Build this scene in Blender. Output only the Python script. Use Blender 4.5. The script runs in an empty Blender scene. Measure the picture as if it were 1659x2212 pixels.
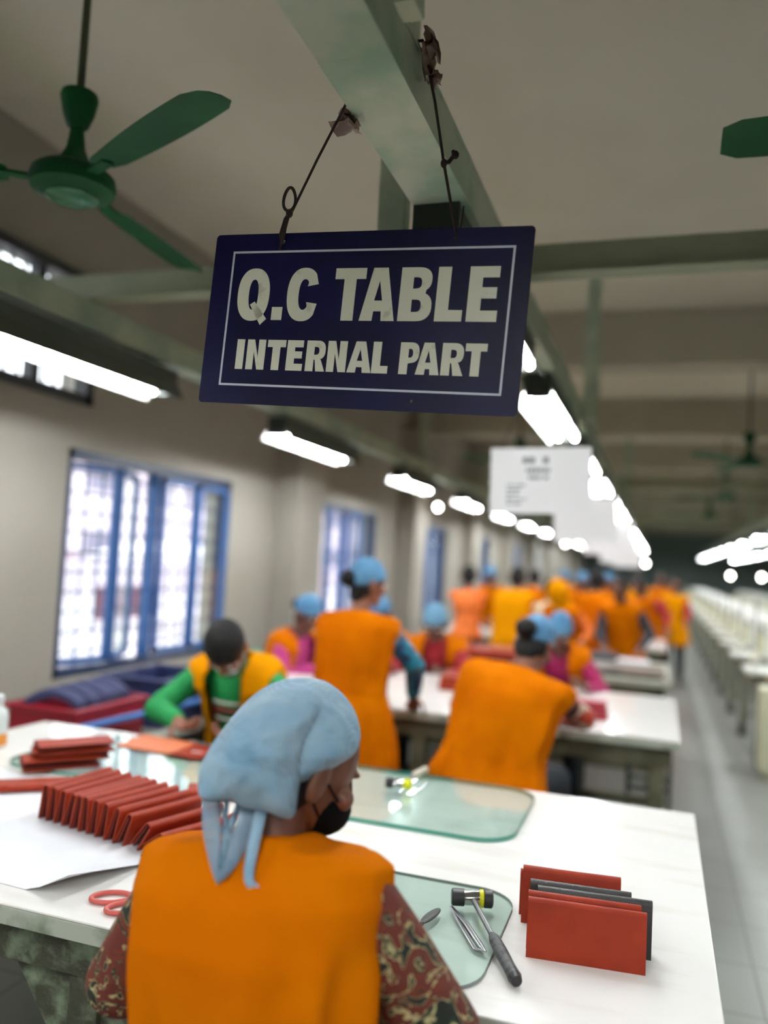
import bpy, bmesh, math, random
import numpy as np
from mathutils import Vector, Matrix, Quaternion, noise

# ------------------------------------------------------------------ scene, camera, light, exposure
sc = bpy.context.scene
COL = sc.collection
R_ = math.radians
rnd = random.Random(7)

cam_d = bpy.data.cameras.new('camera'); cam = bpy.data.objects.new('camera', cam_d); COL.objects.link(cam)
sc.camera = cam
cam_d.sensor_fit = 'VERTICAL'; cam_d.sensor_height = 36; cam_d.sensor_width = 27
cam_d.lens = 1780 / 2212 * 36
cam_d.clip_start = .05; cam_d.clip_end = 300
_r = Vector((0.9472, 0.3163, 0.0566)); _u = Vector((-0.0359, -0.0707, 0.9969)); _f = Vector((-0.3190, 0.9461, 0.0556))
_f.normalize(); _r = (_r - _r.dot(_f) * _f).normalized(); _u = _r.cross(_f)
cam.matrix_world = Matrix(((_r.x, _u.x, -_f.x, 0), (_r.y, _u.y, -_f.y, 0), (_r.z, _u.z, -_f.z, 1.5), (0, 0, 0, 1)))
cam_d.dof.use_dof = True; cam_d.dof.focus_distance = 1.62; cam_d.dof.aperture_fstop = 1.05

w = bpy.data.worlds.new('world'); sc.world = w; w.use_nodes = True
bg = w.node_tree.nodes['Background']; bg.inputs[0].default_value = (.93, .95, 1, 1); bg.inputs[1].default_value = 4.6

sc.view_settings.view_transform = 'Standard'; sc.view_settings.look = 'None'
sc.view_settings.gamma = 1; sc.view_settings.use_curve_mapping = False
sc.view_settings.exposure = 0.0
TUBE = 82.0      # emission of the fluorescent tubes
sc.cycles.max_bounces = 7; sc.cycles.diffuse_bounces = 4; sc.cycles.transparent_max_bounces = 10
sc.cycles.sample_clamp_indirect = 6; sc.cycles.use_denoising = True
sc.cycles.caustics_reflective = False; sc.cycles.caustics_refractive = False

# ------------------------------------------------------------------ materials
def srgb(c):
    return tuple((x / 255 / 12.92 if x / 255 <= .04045 else ((x / 255 + .055) / 1.055) ** 2.4) for x in c)

def nt(name):
    m = bpy.data.materials.new(name); m.use_nodes = True
    n = m.node_tree
    return m, n, n.nodes['Principled BSDF']

def tex_coord(n, scale=1, kind='Object'):
    t = n.nodes.new('ShaderNodeTexCoord'); mp = n.nodes.new('ShaderNodeMapping')
    mp.inputs['Scale'].default_value = (scale,) * 3 if not hasattr(scale, '__len__') else scale
    n.links.new(t.outputs[kind], mp.inputs['Vector']); return mp.outputs[0]

def mat(name, c, rough=.6, metal=0, c2=None, scale=8, lo=.4, hi=.6, bump=0, bscale=60, emit=0, spec=.5, coat=0, detail=4, sheen=0, mscale=1):
    m, n, p = nt(name)
    a = srgb(c) + (1,)
    p.inputs['Base Color'].default_value = a
    p.inputs['Roughness'].default_value = rough; p.inputs['Metallic'].default_value = metal
    p.inputs['Specular IOR Level'].default_value = spec
    p.inputs['Coat Weight'].default_value = coat
    if sheen: p.inputs['Sheen Weight'].default_value = sheen
    if emit:
        p.inputs['Emission Color'].default_value = a; p.inputs['Emission Strength'].default_value = emit
    co = tex_coord(n, mscale)
    if c2:
        t = n.nodes.new('ShaderNodeTexNoise'); t.inputs['Scale'].default_value = scale; t.inputs['Detail'].default_value = detail
        n.links.new(co, t.inputs['Vector'])
        r = n.nodes.new('ShaderNodeValToRGB')
        r.color_ramp.elements[0].position = lo; r.color_ramp.elements[1].position = hi
        r.color_ramp.elements[0].color = a; r.color_ramp.elements[1].color = srgb(c2) + (1,)
        n.links.new(t.outputs[0], r.inputs[0]); n.links.new(r.outputs[0], p.inputs['Base Color'])
    if bump:
        t = n.nodes.new('ShaderNodeTexNoise'); t.inputs['Scale'].default_value = bscale; t.inputs['Detail'].default_value = 3
        n.links.new(co, t.inputs['Vector'])
        b = n.nodes.new('ShaderNodeBump'); b.inputs['Strength'].default_value = bump; b.inputs['Distance'].default_value = .01
        n.links.new(t.outputs[0], b.inputs['Height']); n.links.new(b.outputs[0], p.inputs['Normal'])
    return m

def mat_print(name, cols, scale=14, stretch=(1, 1, 1), warp=.25):
    """printed cloth: blotches of several colours in a swirling pattern"""
    m, n, p = nt(name)
    p.inputs['Roughness'].default_value = .8
    co = tex_coord(n, stretch)
    t = n.nodes.new('ShaderNodeTexNoise'); t.inputs['Scale'].default_value = scale * .5; t.inputs['Detail'].default_value = 1
    n.links.new(co, t.inputs['Vector'])
    mx = n.nodes.new('ShaderNodeVectorMath'); mx.operation = 'MULTIPLY_ADD'
    n.links.new(t.outputs['Color'], mx.inputs[0]); mx.inputs[1].default_value = (warp,) * 3; n.links.new(co, mx.inputs[2])
    t2 = n.nodes.new('ShaderNodeTexNoise'); t2.inputs['Scale'].default_value = scale; t2.inputs['Detail'].default_value = 2.5
    t2.inputs['Distortion'].default_value = .8
    n.links.new(mx.outputs[0], t2.inputs['Vector'])
    r = n.nodes.new('ShaderNodeValToRGB'); r.color_ramp.interpolation = 'CONSTANT'
    e = r.color_ramp.elements
    e[0].position = 0; e[0].color = srgb(cols[0][1]) + (1,); e[1].position = cols[1][0]; e[1].color = srgb(cols[1][1]) + (1,)
    for pos, c in cols[2:]:
        x = e.new(pos); x.color = srgb(c) + (1,)
    n.links.new(t2.outputs[0], r.inputs[0]); n.links.new(r.outputs[0], p.inputs['Base Color'])
    return m

M = {}
M['ceiling'] = mat('ceiling_paint', (212, 207, 190), .9, c2=(204, 198, 180), scale=.8, bump=.15, bscale=40)
M['beam_paint'] = mat('beam_paint', (172, 167, 149), .85, c2=(163, 158, 140), scale=1.2)
M['wall'] = mat('wall_paint', (158, 153, 142), .8, c2=(151, 146, 134), scale=.9, bump=.05)
M['steel_green'] = mat('tray_paint', (182, 192, 168), .42, metal=.25, c2=(150, 166, 148), scale=4, bump=.03, bscale=200)
M['tray_dirty'] = mat('tray_paint_worn', (190, 198, 176), .42, metal=.15, c2=(140, 172, 146), scale=5, lo=.42, hi=.66, bump=.04, bscale=120)
M['bar_green'] = mat('bar_paint', (146, 152, 126), .6, c2=(134, 140, 116), scale=3)
M['dark_metal'] = mat('dark_metal', (46, 50, 46), .5, metal=.4)
M['hood'] = mat('hood_enamel', (74, 82, 72), .5, metal=.2)
M['hood_white'] = mat('hood_white', (235, 235, 228), .5)
M['tube'] = mat('fluorescent_tube', (246, 250, 255), .4, emit=TUBE)
M['bulb'] = mat('bulb_glow', (250, 248, 240), .4, emit=30)
M['rope'] = mat('rope', (44, 30, 24), .9, bump=.6, bscale=400)
M['tape'] = mat('tape', (150, 124, 108), .5, c2=(96, 70, 60), scale=30)
M['blue_sheet'] = mat('sign_enamel', (15, 13, 58), .45, c2=(11, 10, 44), scale=5, spec=.15)
M['cream_letter'] = mat('letter_vinyl', (238, 235, 212), .5, c2=(206, 200, 176), scale=26, lo=.62, hi=.74)
M['sign_line'] = mat('line_vinyl', (215, 217, 228), .5)
M['fan_green'] = mat('fan_green', (10, 78, 38), .6, c2=(8, 64, 32), scale=3, spec=.2)
M['table_top'] = mat('laminate', (240, 238, 232), .16, c2=(228, 224, 214), scale=3.2, lo=.5, hi=.75, spec=.45, mscale=(1, 5, 1))
M['table_edge'] = mat('table_edging', (176, 182, 166), .5, c2=(120, 128, 108), scale=12, lo=.5, hi=.7)
M['mottled'] = mat('flaking_paint', (52, 54, 38), .75, c2=(118, 132, 108), scale=17, lo=.44, hi=.68, bump=.5, bscale=50, detail=8)
M['olive'] = mat('olive_paint', (72, 70, 48), .7, c2=(96, 96, 74), scale=9, lo=.4, hi=.65)
M['stool_metal'] = mat('stool_metal', (52, 58, 54), .5, metal=.3)
M['floor'] = None
M['leather'] = mat('rust_leather', (144, 46, 21), .45, c2=(134, 40, 18), scale=12, bump=.15, bscale=500, spec=.22)
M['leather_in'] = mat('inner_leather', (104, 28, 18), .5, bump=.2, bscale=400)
M['black_leather'] = mat('black_leather', (40, 38, 36), .35, bump=.2, bscale=400)
M['notice'] = None
M['paper'] = mat('white_board_sheet', (238, 238, 240), .5, c2=(228, 229, 232), scale=5)
M['scissor_red'] = mat('red_plastic', (190, 84, 76), .4)
M['chrome'] = mat('chrome', (190, 190, 188), .16, metal=1)
M['steel'] = mat('brushed_steel', (140, 142, 142), .32, metal=.9)
M['rubber'] = mat('black_rubber', (26, 27, 27), .45)
M['grip'] = mat('grey_grip', (66, 68, 68), .55, c2=(34, 34, 34), scale=60, lo=.52, hi=.6)
M['yellow'] = mat('yellow_plastic', (214, 214, 20), .35)
M['wood_handle'] = mat('pale_handle', (186, 180, 158), .5)
M['skin'] = mat('skin', (128, 80, 58), .52, c2=(112, 66, 46), scale=9, bump=.05, bscale=200)
M['skin_mid'] = mat('skin_mid', (104, 62, 42), .5, c2=(88, 50, 32), scale=9)
M['skin_dark'] = mat('skin_dark', (96, 58, 42), .52, c2=(82, 48, 34), scale=9)
M['hair'] = mat('black_hair', (14, 12, 11), .65, spec=.25, bump=.6, bscale=160, mscale=(1, 1, .25))
M['vest'] = mat('orange_cloth', (198, 106, 0), .9, c2=(188, 96, 0), scale=5, bump=.75, bscale=6.5, spec=.04, detail=2)
M['vest_hem'] = mat('orange_hem', (178, 92, 2), .8, spec=.2)
M['vest_y'] = mat('yellow_orange_cloth', (216, 138, 2), .9, bump=.12, bscale=260, spec=.04)
M['bonnet'] = None
M['cap'] = mat('blue_cap', (88, 136, 170), .85, c2=(72, 120, 158), scale=10, bump=.2, bscale=90)
M['cap2'] = mat('pale_blue_cap', (104, 146, 170), .85, c2=(90, 134, 162), scale=10, bump=.2, bscale=90)
M['green_shirt'] = mat('green_cloth', (10, 130, 64), .8, bump=.1, bscale=200)
M['green_print'] = mat('shirt_print', (226, 226, 210), .7)
M['red_print'] = mat('shirt_stripe', (152, 36, 58), .7)
M['red_shirt'] = mat('red_cloth', (140, 8, 22), .8, bump=.1)
M['magenta'] = mat('magenta_cloth', (150, 12, 76), .8, bump=.1)
M['pink'] = mat('pink_cloth', (170, 44, 112), .8, bump=.1)
M['teal'] = mat_print('teal_print', [(0, (28, 50, 84)), (.42, (14, 116, 136)), (.55, (76, 82, 94)), (.6, (30, 34, 46))], 9)
M['rust_print'] = mat_print('rust_print', [(0, (14, 18, 10)), (.37, (26, 40, 20)), (.405, (184, 172, 124)), (.43, (88, 30, 14)), (.55, (100, 38, 16)), (.60, (22, 34, 18)), (.635, (180, 168, 120)), (.65, (44, 18, 12))], 26, warp=.10)
M['red_print_cloth'] = mat_print('red_white_print', [(0, (60, 40, 36)), (.40, (176, 54, 28)), (.52, (196, 184, 160)), (.60, (160, 40, 26))], 9)
M['red_sleeve'] = mat('dark_red_cloth', (128, 40, 26), .8, c2=(110, 30, 22), scale=9)
M['dark_cloth'] = mat('dark_cloth', (36, 40, 46), .85)
M['teal_cloth'] = mat('teal_cloth', (20, 104, 116), .85)
M['floral'] = mat_print('floral_print', [(0, (230, 220, 190)), (.45, (196, 160, 70)), (.58, (230, 226, 210))], 9)
M['navy'] = mat('navy_cloth', (46, 50, 84), .8)
M['orange_cloth2'] = mat('orange_red_cloth', (222, 110, 38), .8)
M['mask'] = mat('black_mask', (9, 9, 9), .9, spec=.1)
M['mask_white'] = mat('white_mask', (216, 220, 218), .8)
M['eye'] = mat('eye_white', (225, 222, 215), .3)
M['blue_frame'] = mat('window_blue', (36, 84, 142), .45)
M['dark_blue_frame'] = mat('window_dark_blue', (22, 42, 72), .45)
M['crate_red'] = mat('crate_red', (142, 22, 40), .45)
M['crate_blue'] = mat('crate_blue', (34, 44, 84), .5)
M['rail_blue'] = mat('rail_blue', (28, 96, 164), .4)
M['machine'] = mat('machine_enamel', (226, 226, 218), .3)
M['machine_table'] = mat('machine_table_top', (186, 188, 172), .35, c2=(170, 172, 158), scale=9)
M['machine_leg'] = mat('machine_leg', (116, 118, 102), .5)
M['cream'] = mat('cream_enamel', (202, 200, 168), .45)
M['thread'] = mat('yellow_thread', (214, 190, 60), .8)
M['tan'] = mat('tan_wood', (196, 150, 80), .5)
M['pile_dark'] = mat('dark_goods', (70, 62, 54), .6, c2=(120, 104, 92), scale=9)
M['lawn'] = mat('lawn', (148, 178, 98), .95, c2=(120, 156, 84), scale=2)
M['far_wall'] = mat('far_building', (206, 196, 206), .9)
M['canopy_white'] = mat('canopy_white', (236, 230, 232), .9)
M['canopy_maroon'] = mat('canopy_maroon', (122, 84, 98), .9)
M['canopy_blue'] = mat('canopy_blue', (96, 164, 220), .9)
M['orange_plastic'] = mat('orange_plastic', (206, 96, 56), .4)
M['green_heap'] = mat('green_goods', (26, 130, 110), .8)
M['pale_pink'] = mat('pale_pink_goods', (208, 186, 190), .8)
M['ink'] = mat('faded_ink', (120, 122, 128), .7)
M['glue'] = mat('amber_glue', (216, 138, 50), .3)
M['bottle_plastic'] = mat('cloudy_plastic', (216, 222, 218), .3)

def floor_mat():
    m, n, p = nt('floor_tiles')
    co = tex_coord(n, 1)
    b = n.nodes.new('ShaderNodeTexBrick'); b.offset = 0
    b.inputs['Color1'].default_value = srgb((132, 134, 127)) + (1,); b.inputs['Color2'].default_value = srgb((126, 128, 121)) + (1,)
    b.inputs['Mortar'].default_value = srgb((98, 99, 92)) + (1,)
    b.inputs['Scale'].default_value = 1; b.inputs['Mortar Size'].default_value = .005
    b.inputs['Brick Width'].default_value = .4; b.inputs['Row Height'].default_value = .4
    n.links.new(co, b.inputs['Vector']); n.links.new(b.outputs[0], p.inputs['Base Color'])
    p.inputs['Roughness'].default_value = .35
    return m
M['floor'] = floor_mat()

def glass_mat(name, tint, gloss=.1, rough=.0):
    m = bpy.data.materials.new(name); m.use_nodes = True; n = m.node_tree; n.nodes.clear()
    o = n.nodes.new('ShaderNodeOutputMaterial'); t = n.nodes.new('ShaderNodeBsdfTransparent'); g = n.nodes.new('ShaderNodeBsdfGlossy')
    t.inputs[0].default_value = tint + (1,); g.inputs['Roughness'].default_value = rough
    x = n.nodes.new('ShaderNodeMixShader'); lw0 = n.nodes.new('ShaderNodeLayerWeight'); lw0.inputs[0].default_value = .5
    lw = n.nodes.new('ShaderNodeMath'); lw.operation = 'POWER'; lw.inputs[1].default_value = 5; n.links.new(lw0.outputs['Facing'], lw.inputs[0])
    mm = n.nodes.new('ShaderNodeMath'); mm.operation = 'MULTIPLY_ADD'; mm.inputs[1].default_value = 1; mm.inputs[2].default_value = gloss
    n.links.new(lw.outputs[0], mm.inputs[0]); n.links.new(mm.outputs[0], x.inputs[0])
    n.links.new(t.outputs[0], x.inputs[1]); n.links.new(g.outputs[0], x.inputs[2]); n.links.new(x.outputs[0], o.inputs[0]); return m
M['pane'] = glass_mat('window_glass', (.95, .97, .97), .03)
M['plate_top'] = glass_mat('plate_glass', (.925, .985, .968), .02, .03)
M['plate_edge'] = mat('glass_edge', (70, 140, 122), .15)
M['plate_edge_thin'] = mat('thin_glass_edge', (128, 136, 134), .2)

def bonnet_mat(name='bonnet_gauze', alpha=1):
    m, n, p = nt(name)
    p.inputs['Roughness'].default_value = .85; p.inputs['Sheen Weight'].default_value = .2
    co = tex_coord(n, 1)
    t = n.nodes.new('ShaderNodeTexNoise'); t.inputs['Scale'].default_value = 14; t.inputs['Detail'].default_value = 3
    n.links.new(co, t.inputs['Vector'])
    r = n.nodes.new('ShaderNodeValToRGB'); r.color_ramp.elements[0].position = .35; r.color_ramp.elements[1].position = .66
    r.color_ramp.elements[0].color = srgb((130, 172, 198)) + (1,); r.color_ramp.elements[1].color = srgb((160, 188, 204)) + (1,)
    n.links.new(t.outputs[0], r.inputs[0])
    wv = []
    for d in ('X', 'Z'):
        a = n.nodes.new('ShaderNodeTexWave'); a.bands_direction = d; a.inputs['Scale'].default_value = 105; a.inputs['Distortion'].default_value = 1.0
        a.inputs['Detail'].default_value = 1; a.inputs['Detail Scale'].default_value = .6
        n.links.new(co, a.inputs['Vector']); wv.append(a)
    mm = n.nodes.new('ShaderNodeMath'); mm.operation = 'MULTIPLY'; n.links.new(wv[0].outputs[1], mm.inputs[0]); n.links.new(wv[1].outputs[1], mm.inputs[1])
    mx = n.nodes.new('ShaderNodeMix'); mx.data_type = 'RGBA'; mx.blend_type = 'MULTIPLY'
    f = n.nodes.new('ShaderNodeMath'); f.operation = 'MULTIPLY'; f.inputs[1].default_value = .55; n.links.new(mm.outputs[0], f.inputs[0])
    n.links.new(f.outputs[0], mx.inputs['Factor']); n.links.new(r.outputs[0], mx.inputs['A']); mx.inputs['B'].default_value = srgb((70, 96, 112)) + (1,)
    n.links.new(mx.outputs['Result'], p.inputs['Base Color'])
    t3 = n.nodes.new('ShaderNodeTexNoise'); t3.inputs['Scale'].default_value = 19; t3.inputs['Detail'].default_value = 4; t3.inputs['Distortion'].default_value = .6
    n.links.new(co, t3.inputs['Vector'])
    b = n.nodes.new('ShaderNodeBump'); b.inputs['Strength'].default_value = 1.0; b.inputs['Distance'].default_value = .016
    n.links.new(t3.outputs[0], b.inputs['Height']); n.links.new(b.outputs[0], p.inputs['Normal'])
    p.inputs['Alpha'].default_value = alpha
    return m
M['bonnet'] = bonnet_mat()
M['net'] = bonnet_mat('thin_net', .62)
def thin_paper():
    m, n, p = nt('thin_paper')
    p.inputs['Base Color'].default_value = (.95, .95, .95, 1); p.inputs['Roughness'].default_value = .6
    tl = n.nodes.new('ShaderNodeBsdfTranslucent'); tl.inputs[0].default_value = (1, 1, 1, 1)
    x = n.nodes.new('ShaderNodeMixShader'); x.inputs[0].default_value = .62
    n.links.new(p.outputs[0], x.inputs[1]); n.links.new(tl.outputs[0], x.inputs[2]); n.links.new(x.outputs[0], n.nodes['Material Output'].inputs[0])
    return m
M['notice'] = thin_paper()

# ------------------------------------------------------------------ object helpers
def setp(o, label=None, cat=None, group=None, kind=None):
    if label: o['label'] = label
    if cat: o['category'] = cat
    if group: o['group'] = group
    if kind: o['kind'] = kind
    return o

def thing(name, label, cat, loc=(0, 0, 0), rz=0, group=None):
    o = bpy.data.objects.new(name, None); COL.objects.link(o)
    o.location = loc; o.rotation_euler = (0, 0, rz); o.empty_display_size = .1
    return setp(o, label, cat, group)

def copy_tree(root, loc=None, rz=None, label=None, group=None):
    r = root.copy(); COL.objects.link(r)
    if loc is not None: r.location = loc
    if rz is not None: r.rotation_euler = (0, 0, rz)
    if label: r['label'] = label
    if group: r['group'] = group
    def rec(src, dst):
        for ch in src.children:
            c = ch.copy(); COL.objects.link(c); c.parent = dst; rec(ch, c)
    rec(root, r)
    return r

def orient(d, up=(0, 0, 1)):
    d = Vector(d).normalized(); up = Vector(up)
    if abs(d.dot(up.normalized())) > .98: up = Vector((0, 1, 0)) if abs(d.y) < .9 else Vector((1, 0, 0))
    x = up.cross(d).normalized(); y = d.cross(x)
    return x, y, d

class MB:
    def __init__(s): s.v = []; s.f = []
    def add(s, vs, fs):
        k = len(s.v); s.v += [tuple(v) for v in vs]; s.f += [tuple(i + k for i in f) for f in fs]; return s
    def box(s, c, size, rot=None):
        hx, hy, hz = [a / 2 for a in size]
        vs = [Vector((x * hx, y * hy, z * hz)) for z in (-1, 1) for y in (-1, 1) for x in (-1, 1)]
        if rot: vs = [rot @ v for v in vs]
        vs = [v + Vector(c) for v in vs]
        return s.add(vs, [(0, 2, 3, 1), (4, 5, 7, 6), (0, 1, 5, 4), (2, 6, 7, 3), (0, 4, 6, 2), (1, 3, 7, 5)])
    def b2(s, lo, hi):
        return s.box([(a + b) / 2 for a, b in zip(lo, hi)], [abs(b - a) for a, b in zip(lo, hi)])
    def loft(s, rings, caps=True, closed=False):
        n = len(rings[0]); k = len(rings); fs = []
        vs = [v for r in rings for v in r]
        for i in range(k - (0 if closed else 1)):
            j = (i + 1) % k
            for a in range(n):
                b = (a + 1) % n; fs.append((i * n + a, i * n + b, j * n + b, j * n + a))
        if caps and not closed: fs.append(tuple(range(n - 1, -1, -1))); fs.append(tuple((k - 1) * n + a for a in range(n)))
        return s.add(vs, fs)
    def tube(s, pts, r, n=12, flat=1.0, round_ends=False, up=(0, 0, 1)):
        pts = [Vector(p) for p in pts]
        rs = list(r) if hasattr(r, '__len__') else [r] * len(pts)
        if round_ends:
            d0 = (pts[0] - pts[1]).normalized(); d1 = (pts[-1] - pts[-2]).normalized()
            A = [(math.sin(t), math.cos(t)) for t in (1.45, 1.15, .75, .38)]
            pre = [(pts[0] + d0 * rs[0] * a, rs[0] * b) for a, b in A]; post = [(pts[-1] + d1 * rs[-1] * a, rs[-1] * b) for a, b in A[::-1]]
            pts = [p for p, _ in pre] + pts + [p for p, _ in post]; rs = [q for _, q in pre] + rs + [q for _, q in post]
        rings = []; x = None
        for i, p in enumerate(pts):
            d = (pts[min(i + 1, len(pts) - 1)] - pts[max(i - 1, 0)]).normalized()
            if x is None: x, y, _ = orient(d, up)
            else:
                x = (x - x.dot(d) * d)
                x = x.normalized() if x.length > 1e-6 else orient(d)[0]
                y = d.cross(x)
            rings.append([p + (x * math.cos(2 * math.pi * a / n) + y * flat * math.sin(2 * math.pi * a / n)) * rs[i] for a in range(n)])
        return s.loft(rings)
    def cap(s, a, ra, b, rb, n=14):      # tapered capsule
        return s.tube([a, b], [ra, rb], n, round_ends=True)
    def ell(s, c, rad, ax=None, n=20, m=12):
        c = Vector(c); X, Y, Z = ax if ax else (Vector((1, 0, 0)), Vector((0, 1, 0)), Vector((0, 0, 1)))
        rings = []
        for i in range(1, m):
            t = math.pi * i / m - math.pi / 2
            rings.append([c + X * rad[0] * math.cos(t) * math.cos(2 * math.pi * a / n) + Y * rad[1] * math.cos(t) * math.sin(2 * math.pi * a / n) + Z * rad[2] * math.sin(t) for a in range(n)])
        return s.loft(rings)
    def lathe(s, prof, c=(0, 0, 0), axis=(0, 0, 1), n=28):
        x, y, d = orient(axis); c = Vector(c)
        return s.loft([[c + d * z + (x * math.cos(2 * math.pi * a / n) + y * math.sin(2 * math.pi * a / n)) * max(r, 1e-4) for a in range(n)] for r, z in prof])
    def prism(s, poly, o, X, Y, N, th):   # poly in (X,Y) at o, thickness th along N
        o, X, Y, N = map(Vector, (o, X, Y, N)); n = len(poly)
        a = [o + X * p[0] + Y * p[1] for p in poly]; b = [v + N * th for v in a]
        return s.add(a + b, [tuple(range(n))[::-1], tuple(range(n, 2 * n))] + [(i, (i + 1) % n, (i + 1) % n + n, i + n) for i in range(n)])
    def mesh(s, name='m', org=(0, 0, 0), smooth=False, bevel=0, fix=True):
        me = bpy.data.meshes.new(name); o = Vector(org)
        me.from_pydata([Vector(v) - o for v in s.v], [], s.f)
        bm = bmesh.new(); bm.from_mesh(me)
        if fix: bmesh.ops.recalc_face_normals(bm, faces=bm.faces)
        if bevel:
            es = [e for e in bm.edges if len(e.link_faces) == 2 and e.calc_face_angle(0) > .6]
            bmesh.ops.bevel(bm, geom=es, offset=bevel, segments=2, affect='EDGES', profile=.5)
        bm.to_mesh(me); bm.free()
        if smooth:
            me.polygons.foreach_set('use_smooth', [True] * len(me.polygons))
            if smooth != 'all': 
                try: me.set_sharp_from_angle(angle=R_(40))
                except Exception: pass
        return me

def link(name, me, m, parent=None):
    o = bpy.data.objects.new(name, me); COL.objects.link(o)
    if m: me.materials.append(m)
    if parent: o.parent = parent
    return o

def part(name, mb, m, parent, smooth=True, bevel=0, label=None):
    """mb in world coordinates if the parent is unrotated: origin at the parent's location"""
    org = (0, 0, 0) if parent is None else WORLD_ORG.get(parent.name, (0, 0, 0))
    o = link(name, mb.mesh(name, org, smooth, bevel), m, parent)
    WORLD_ORG[o.name] = org
    if label: o['label'] = label
    return o
WORLD_ORG = {}

def wthing(name, label, cat, loc, group=None):   # unrotated thing whose parts are given in world coordinates
    t = thing(name, label, cat, loc, 0, group); WORLD_ORG[t.name] = tuple(loc); return t

def one(name, mb, m, label, cat, loc=(0, 0, 0), group=None, smooth=True, bevel=0, world=True):
    o = link(name, mb.mesh(name, loc if world else (0, 0, 0), smooth, bevel), m); o.location = loc
    return setp(o, label, cat, group)

def struct(name, mb, m, parent=None, bevel=0):
    o = link(name, mb.mesh(name, (0, 0, 0), False, bevel), m, parent)
    if parent is None: o['kind'] = 'structure'
    return o

def remesh(mb, voxel, smooth=3, fac=.5, disp=None, org=(0, 0, 0), name='m'):
    me = mb.mesh('tmp'); o = bpy.data.objects.new('tmp', me); COL.objects.link(o)
    r = o.modifiers.new('r', 'REMESH'); r.mode = 'VOXEL'; r.voxel_size = voxel
    if smooth:
        q = o.modifiers.new('s', 'SMOOTH'); q.iterations = smooth; q.factor = fac
    dg = bpy.context.evaluated_depsgraph_get(); dg.update()
    out = bpy.data.meshes.new_from_object(o.evaluated_get(dg)); out.name = name
    bpy.data.objects.remove(o); bpy.data.meshes.remove(me)
    n = len(out.vertices); co = np.empty(n * 3, np.float32); out.vertices.foreach_get('co', co); co = co.reshape(-1, 3)
    if disp:
        no = np.empty(n * 3, np.float32); out.vertices.foreach_get('normal', no); no = no.reshape(-1, 3)
        co = co + no * disp(co)[:, None]
    co = co - np.array(org, np.float32)
    out.vertices.foreach_set('co', co.astype(np.float32).ravel()); out.update()
    out.polygons.foreach_set('use_smooth', [True] * len(out.polygons))
    return out

def folds(amp, sx=1.0, seed=0.0):
    """long soft cloth folds as a displacement field"""
    def f(co):
        x, y, z = co[:, 0] + seed, co[:, 1] + seed * .7, co[:, 2]
        a = np.sin(x * 31 * sx + 6 * np.sin(z * 3.1 + y * 5)) * .5 + np.sin(y * 37 * sx + 4 * np.sin(z * 4.3 + x * 3)) * .4 + np.sin((x + z) * 23 * sx + y * 11) * .35
        return (a * amp).astype(np.float32)
    return f

# ------------------------------------------------------------------ the room
WX, EX, SY, NY, CZ = -2.85, 7.2, -9.0, 34.0, 3.4
BEAMS = [6.15 + 3.2 * i for i in range(9)]
WINS = [(3.42, 5.1), (6.55, 8.22), (9.6, 11.25), (12.75, 14.4), (15.95, 17.6), (19.15, 20.8), (22.35, 24.0)]
WZ0, WZ1 = .80, 1.97
VENTS = [(1.2, 3.55)]
struct('floor', MB().b2((WX - .2, SY, -.1), (EX, NY, 0)), M['floor'])
struct('ceiling', MB().b2((WX - .2, SY, CZ), (EX, NY, CZ + .15)), M['ceiling'])
struct('wall_right', MB().b2((EX, SY, 0), (EX + .2, NY, CZ)), M['wall'])
struct('wall_back', MB().b2((WX - .2, SY - .2, 0), (EX, SY, CZ)), M['wall'])
struct('wall_far', MB().b2((WX - .2, NY, 0), (EX, NY + .2, CZ)), mat('far_wall_paint', (120, 134, 130), .8))
wl = MB()
x0, x1 = WX - .2, WX
y = SY
ops = sorted([(a, b, WZ0, WZ1) for a, b in WINS])
for a, b, z0, z1 in ops:
    wl.b2((x0, y, 0), (x1, a, 2.2)); wl.b2((x0, a, 0), (x1, b, z0)); wl.b2((x0, a, z1), (x1, b, 2.2)); y = b
wl.b2((x0, y, 0), (x1, NY, 2.2))
wl.b2((x0, SY, 2.2), (x1, VENTS[0][0], 2.86)); wl.b2((x0, VENTS[0][1], 2.2), (x1, NY, 2.86)); wl.b2((x0, SY, 2.86), (x1, NY, CZ))
struct('wall_left', wl, M['wall'])
for i, by in enumerate(BEAMS):
    struct('ceiling_beam' + ('' if i == 0 else '.%03d' % i), MB().b2((WX, by, 3.0), (EX, by + .28, CZ)), M['beam_paint'])
    struct('wall_column' + ('' if i == 0 else '.%03d' % i), MB().b2((WX, by - .35, 0), (WX + .2, by + .15, 3.0)), M['wall'])

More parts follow.
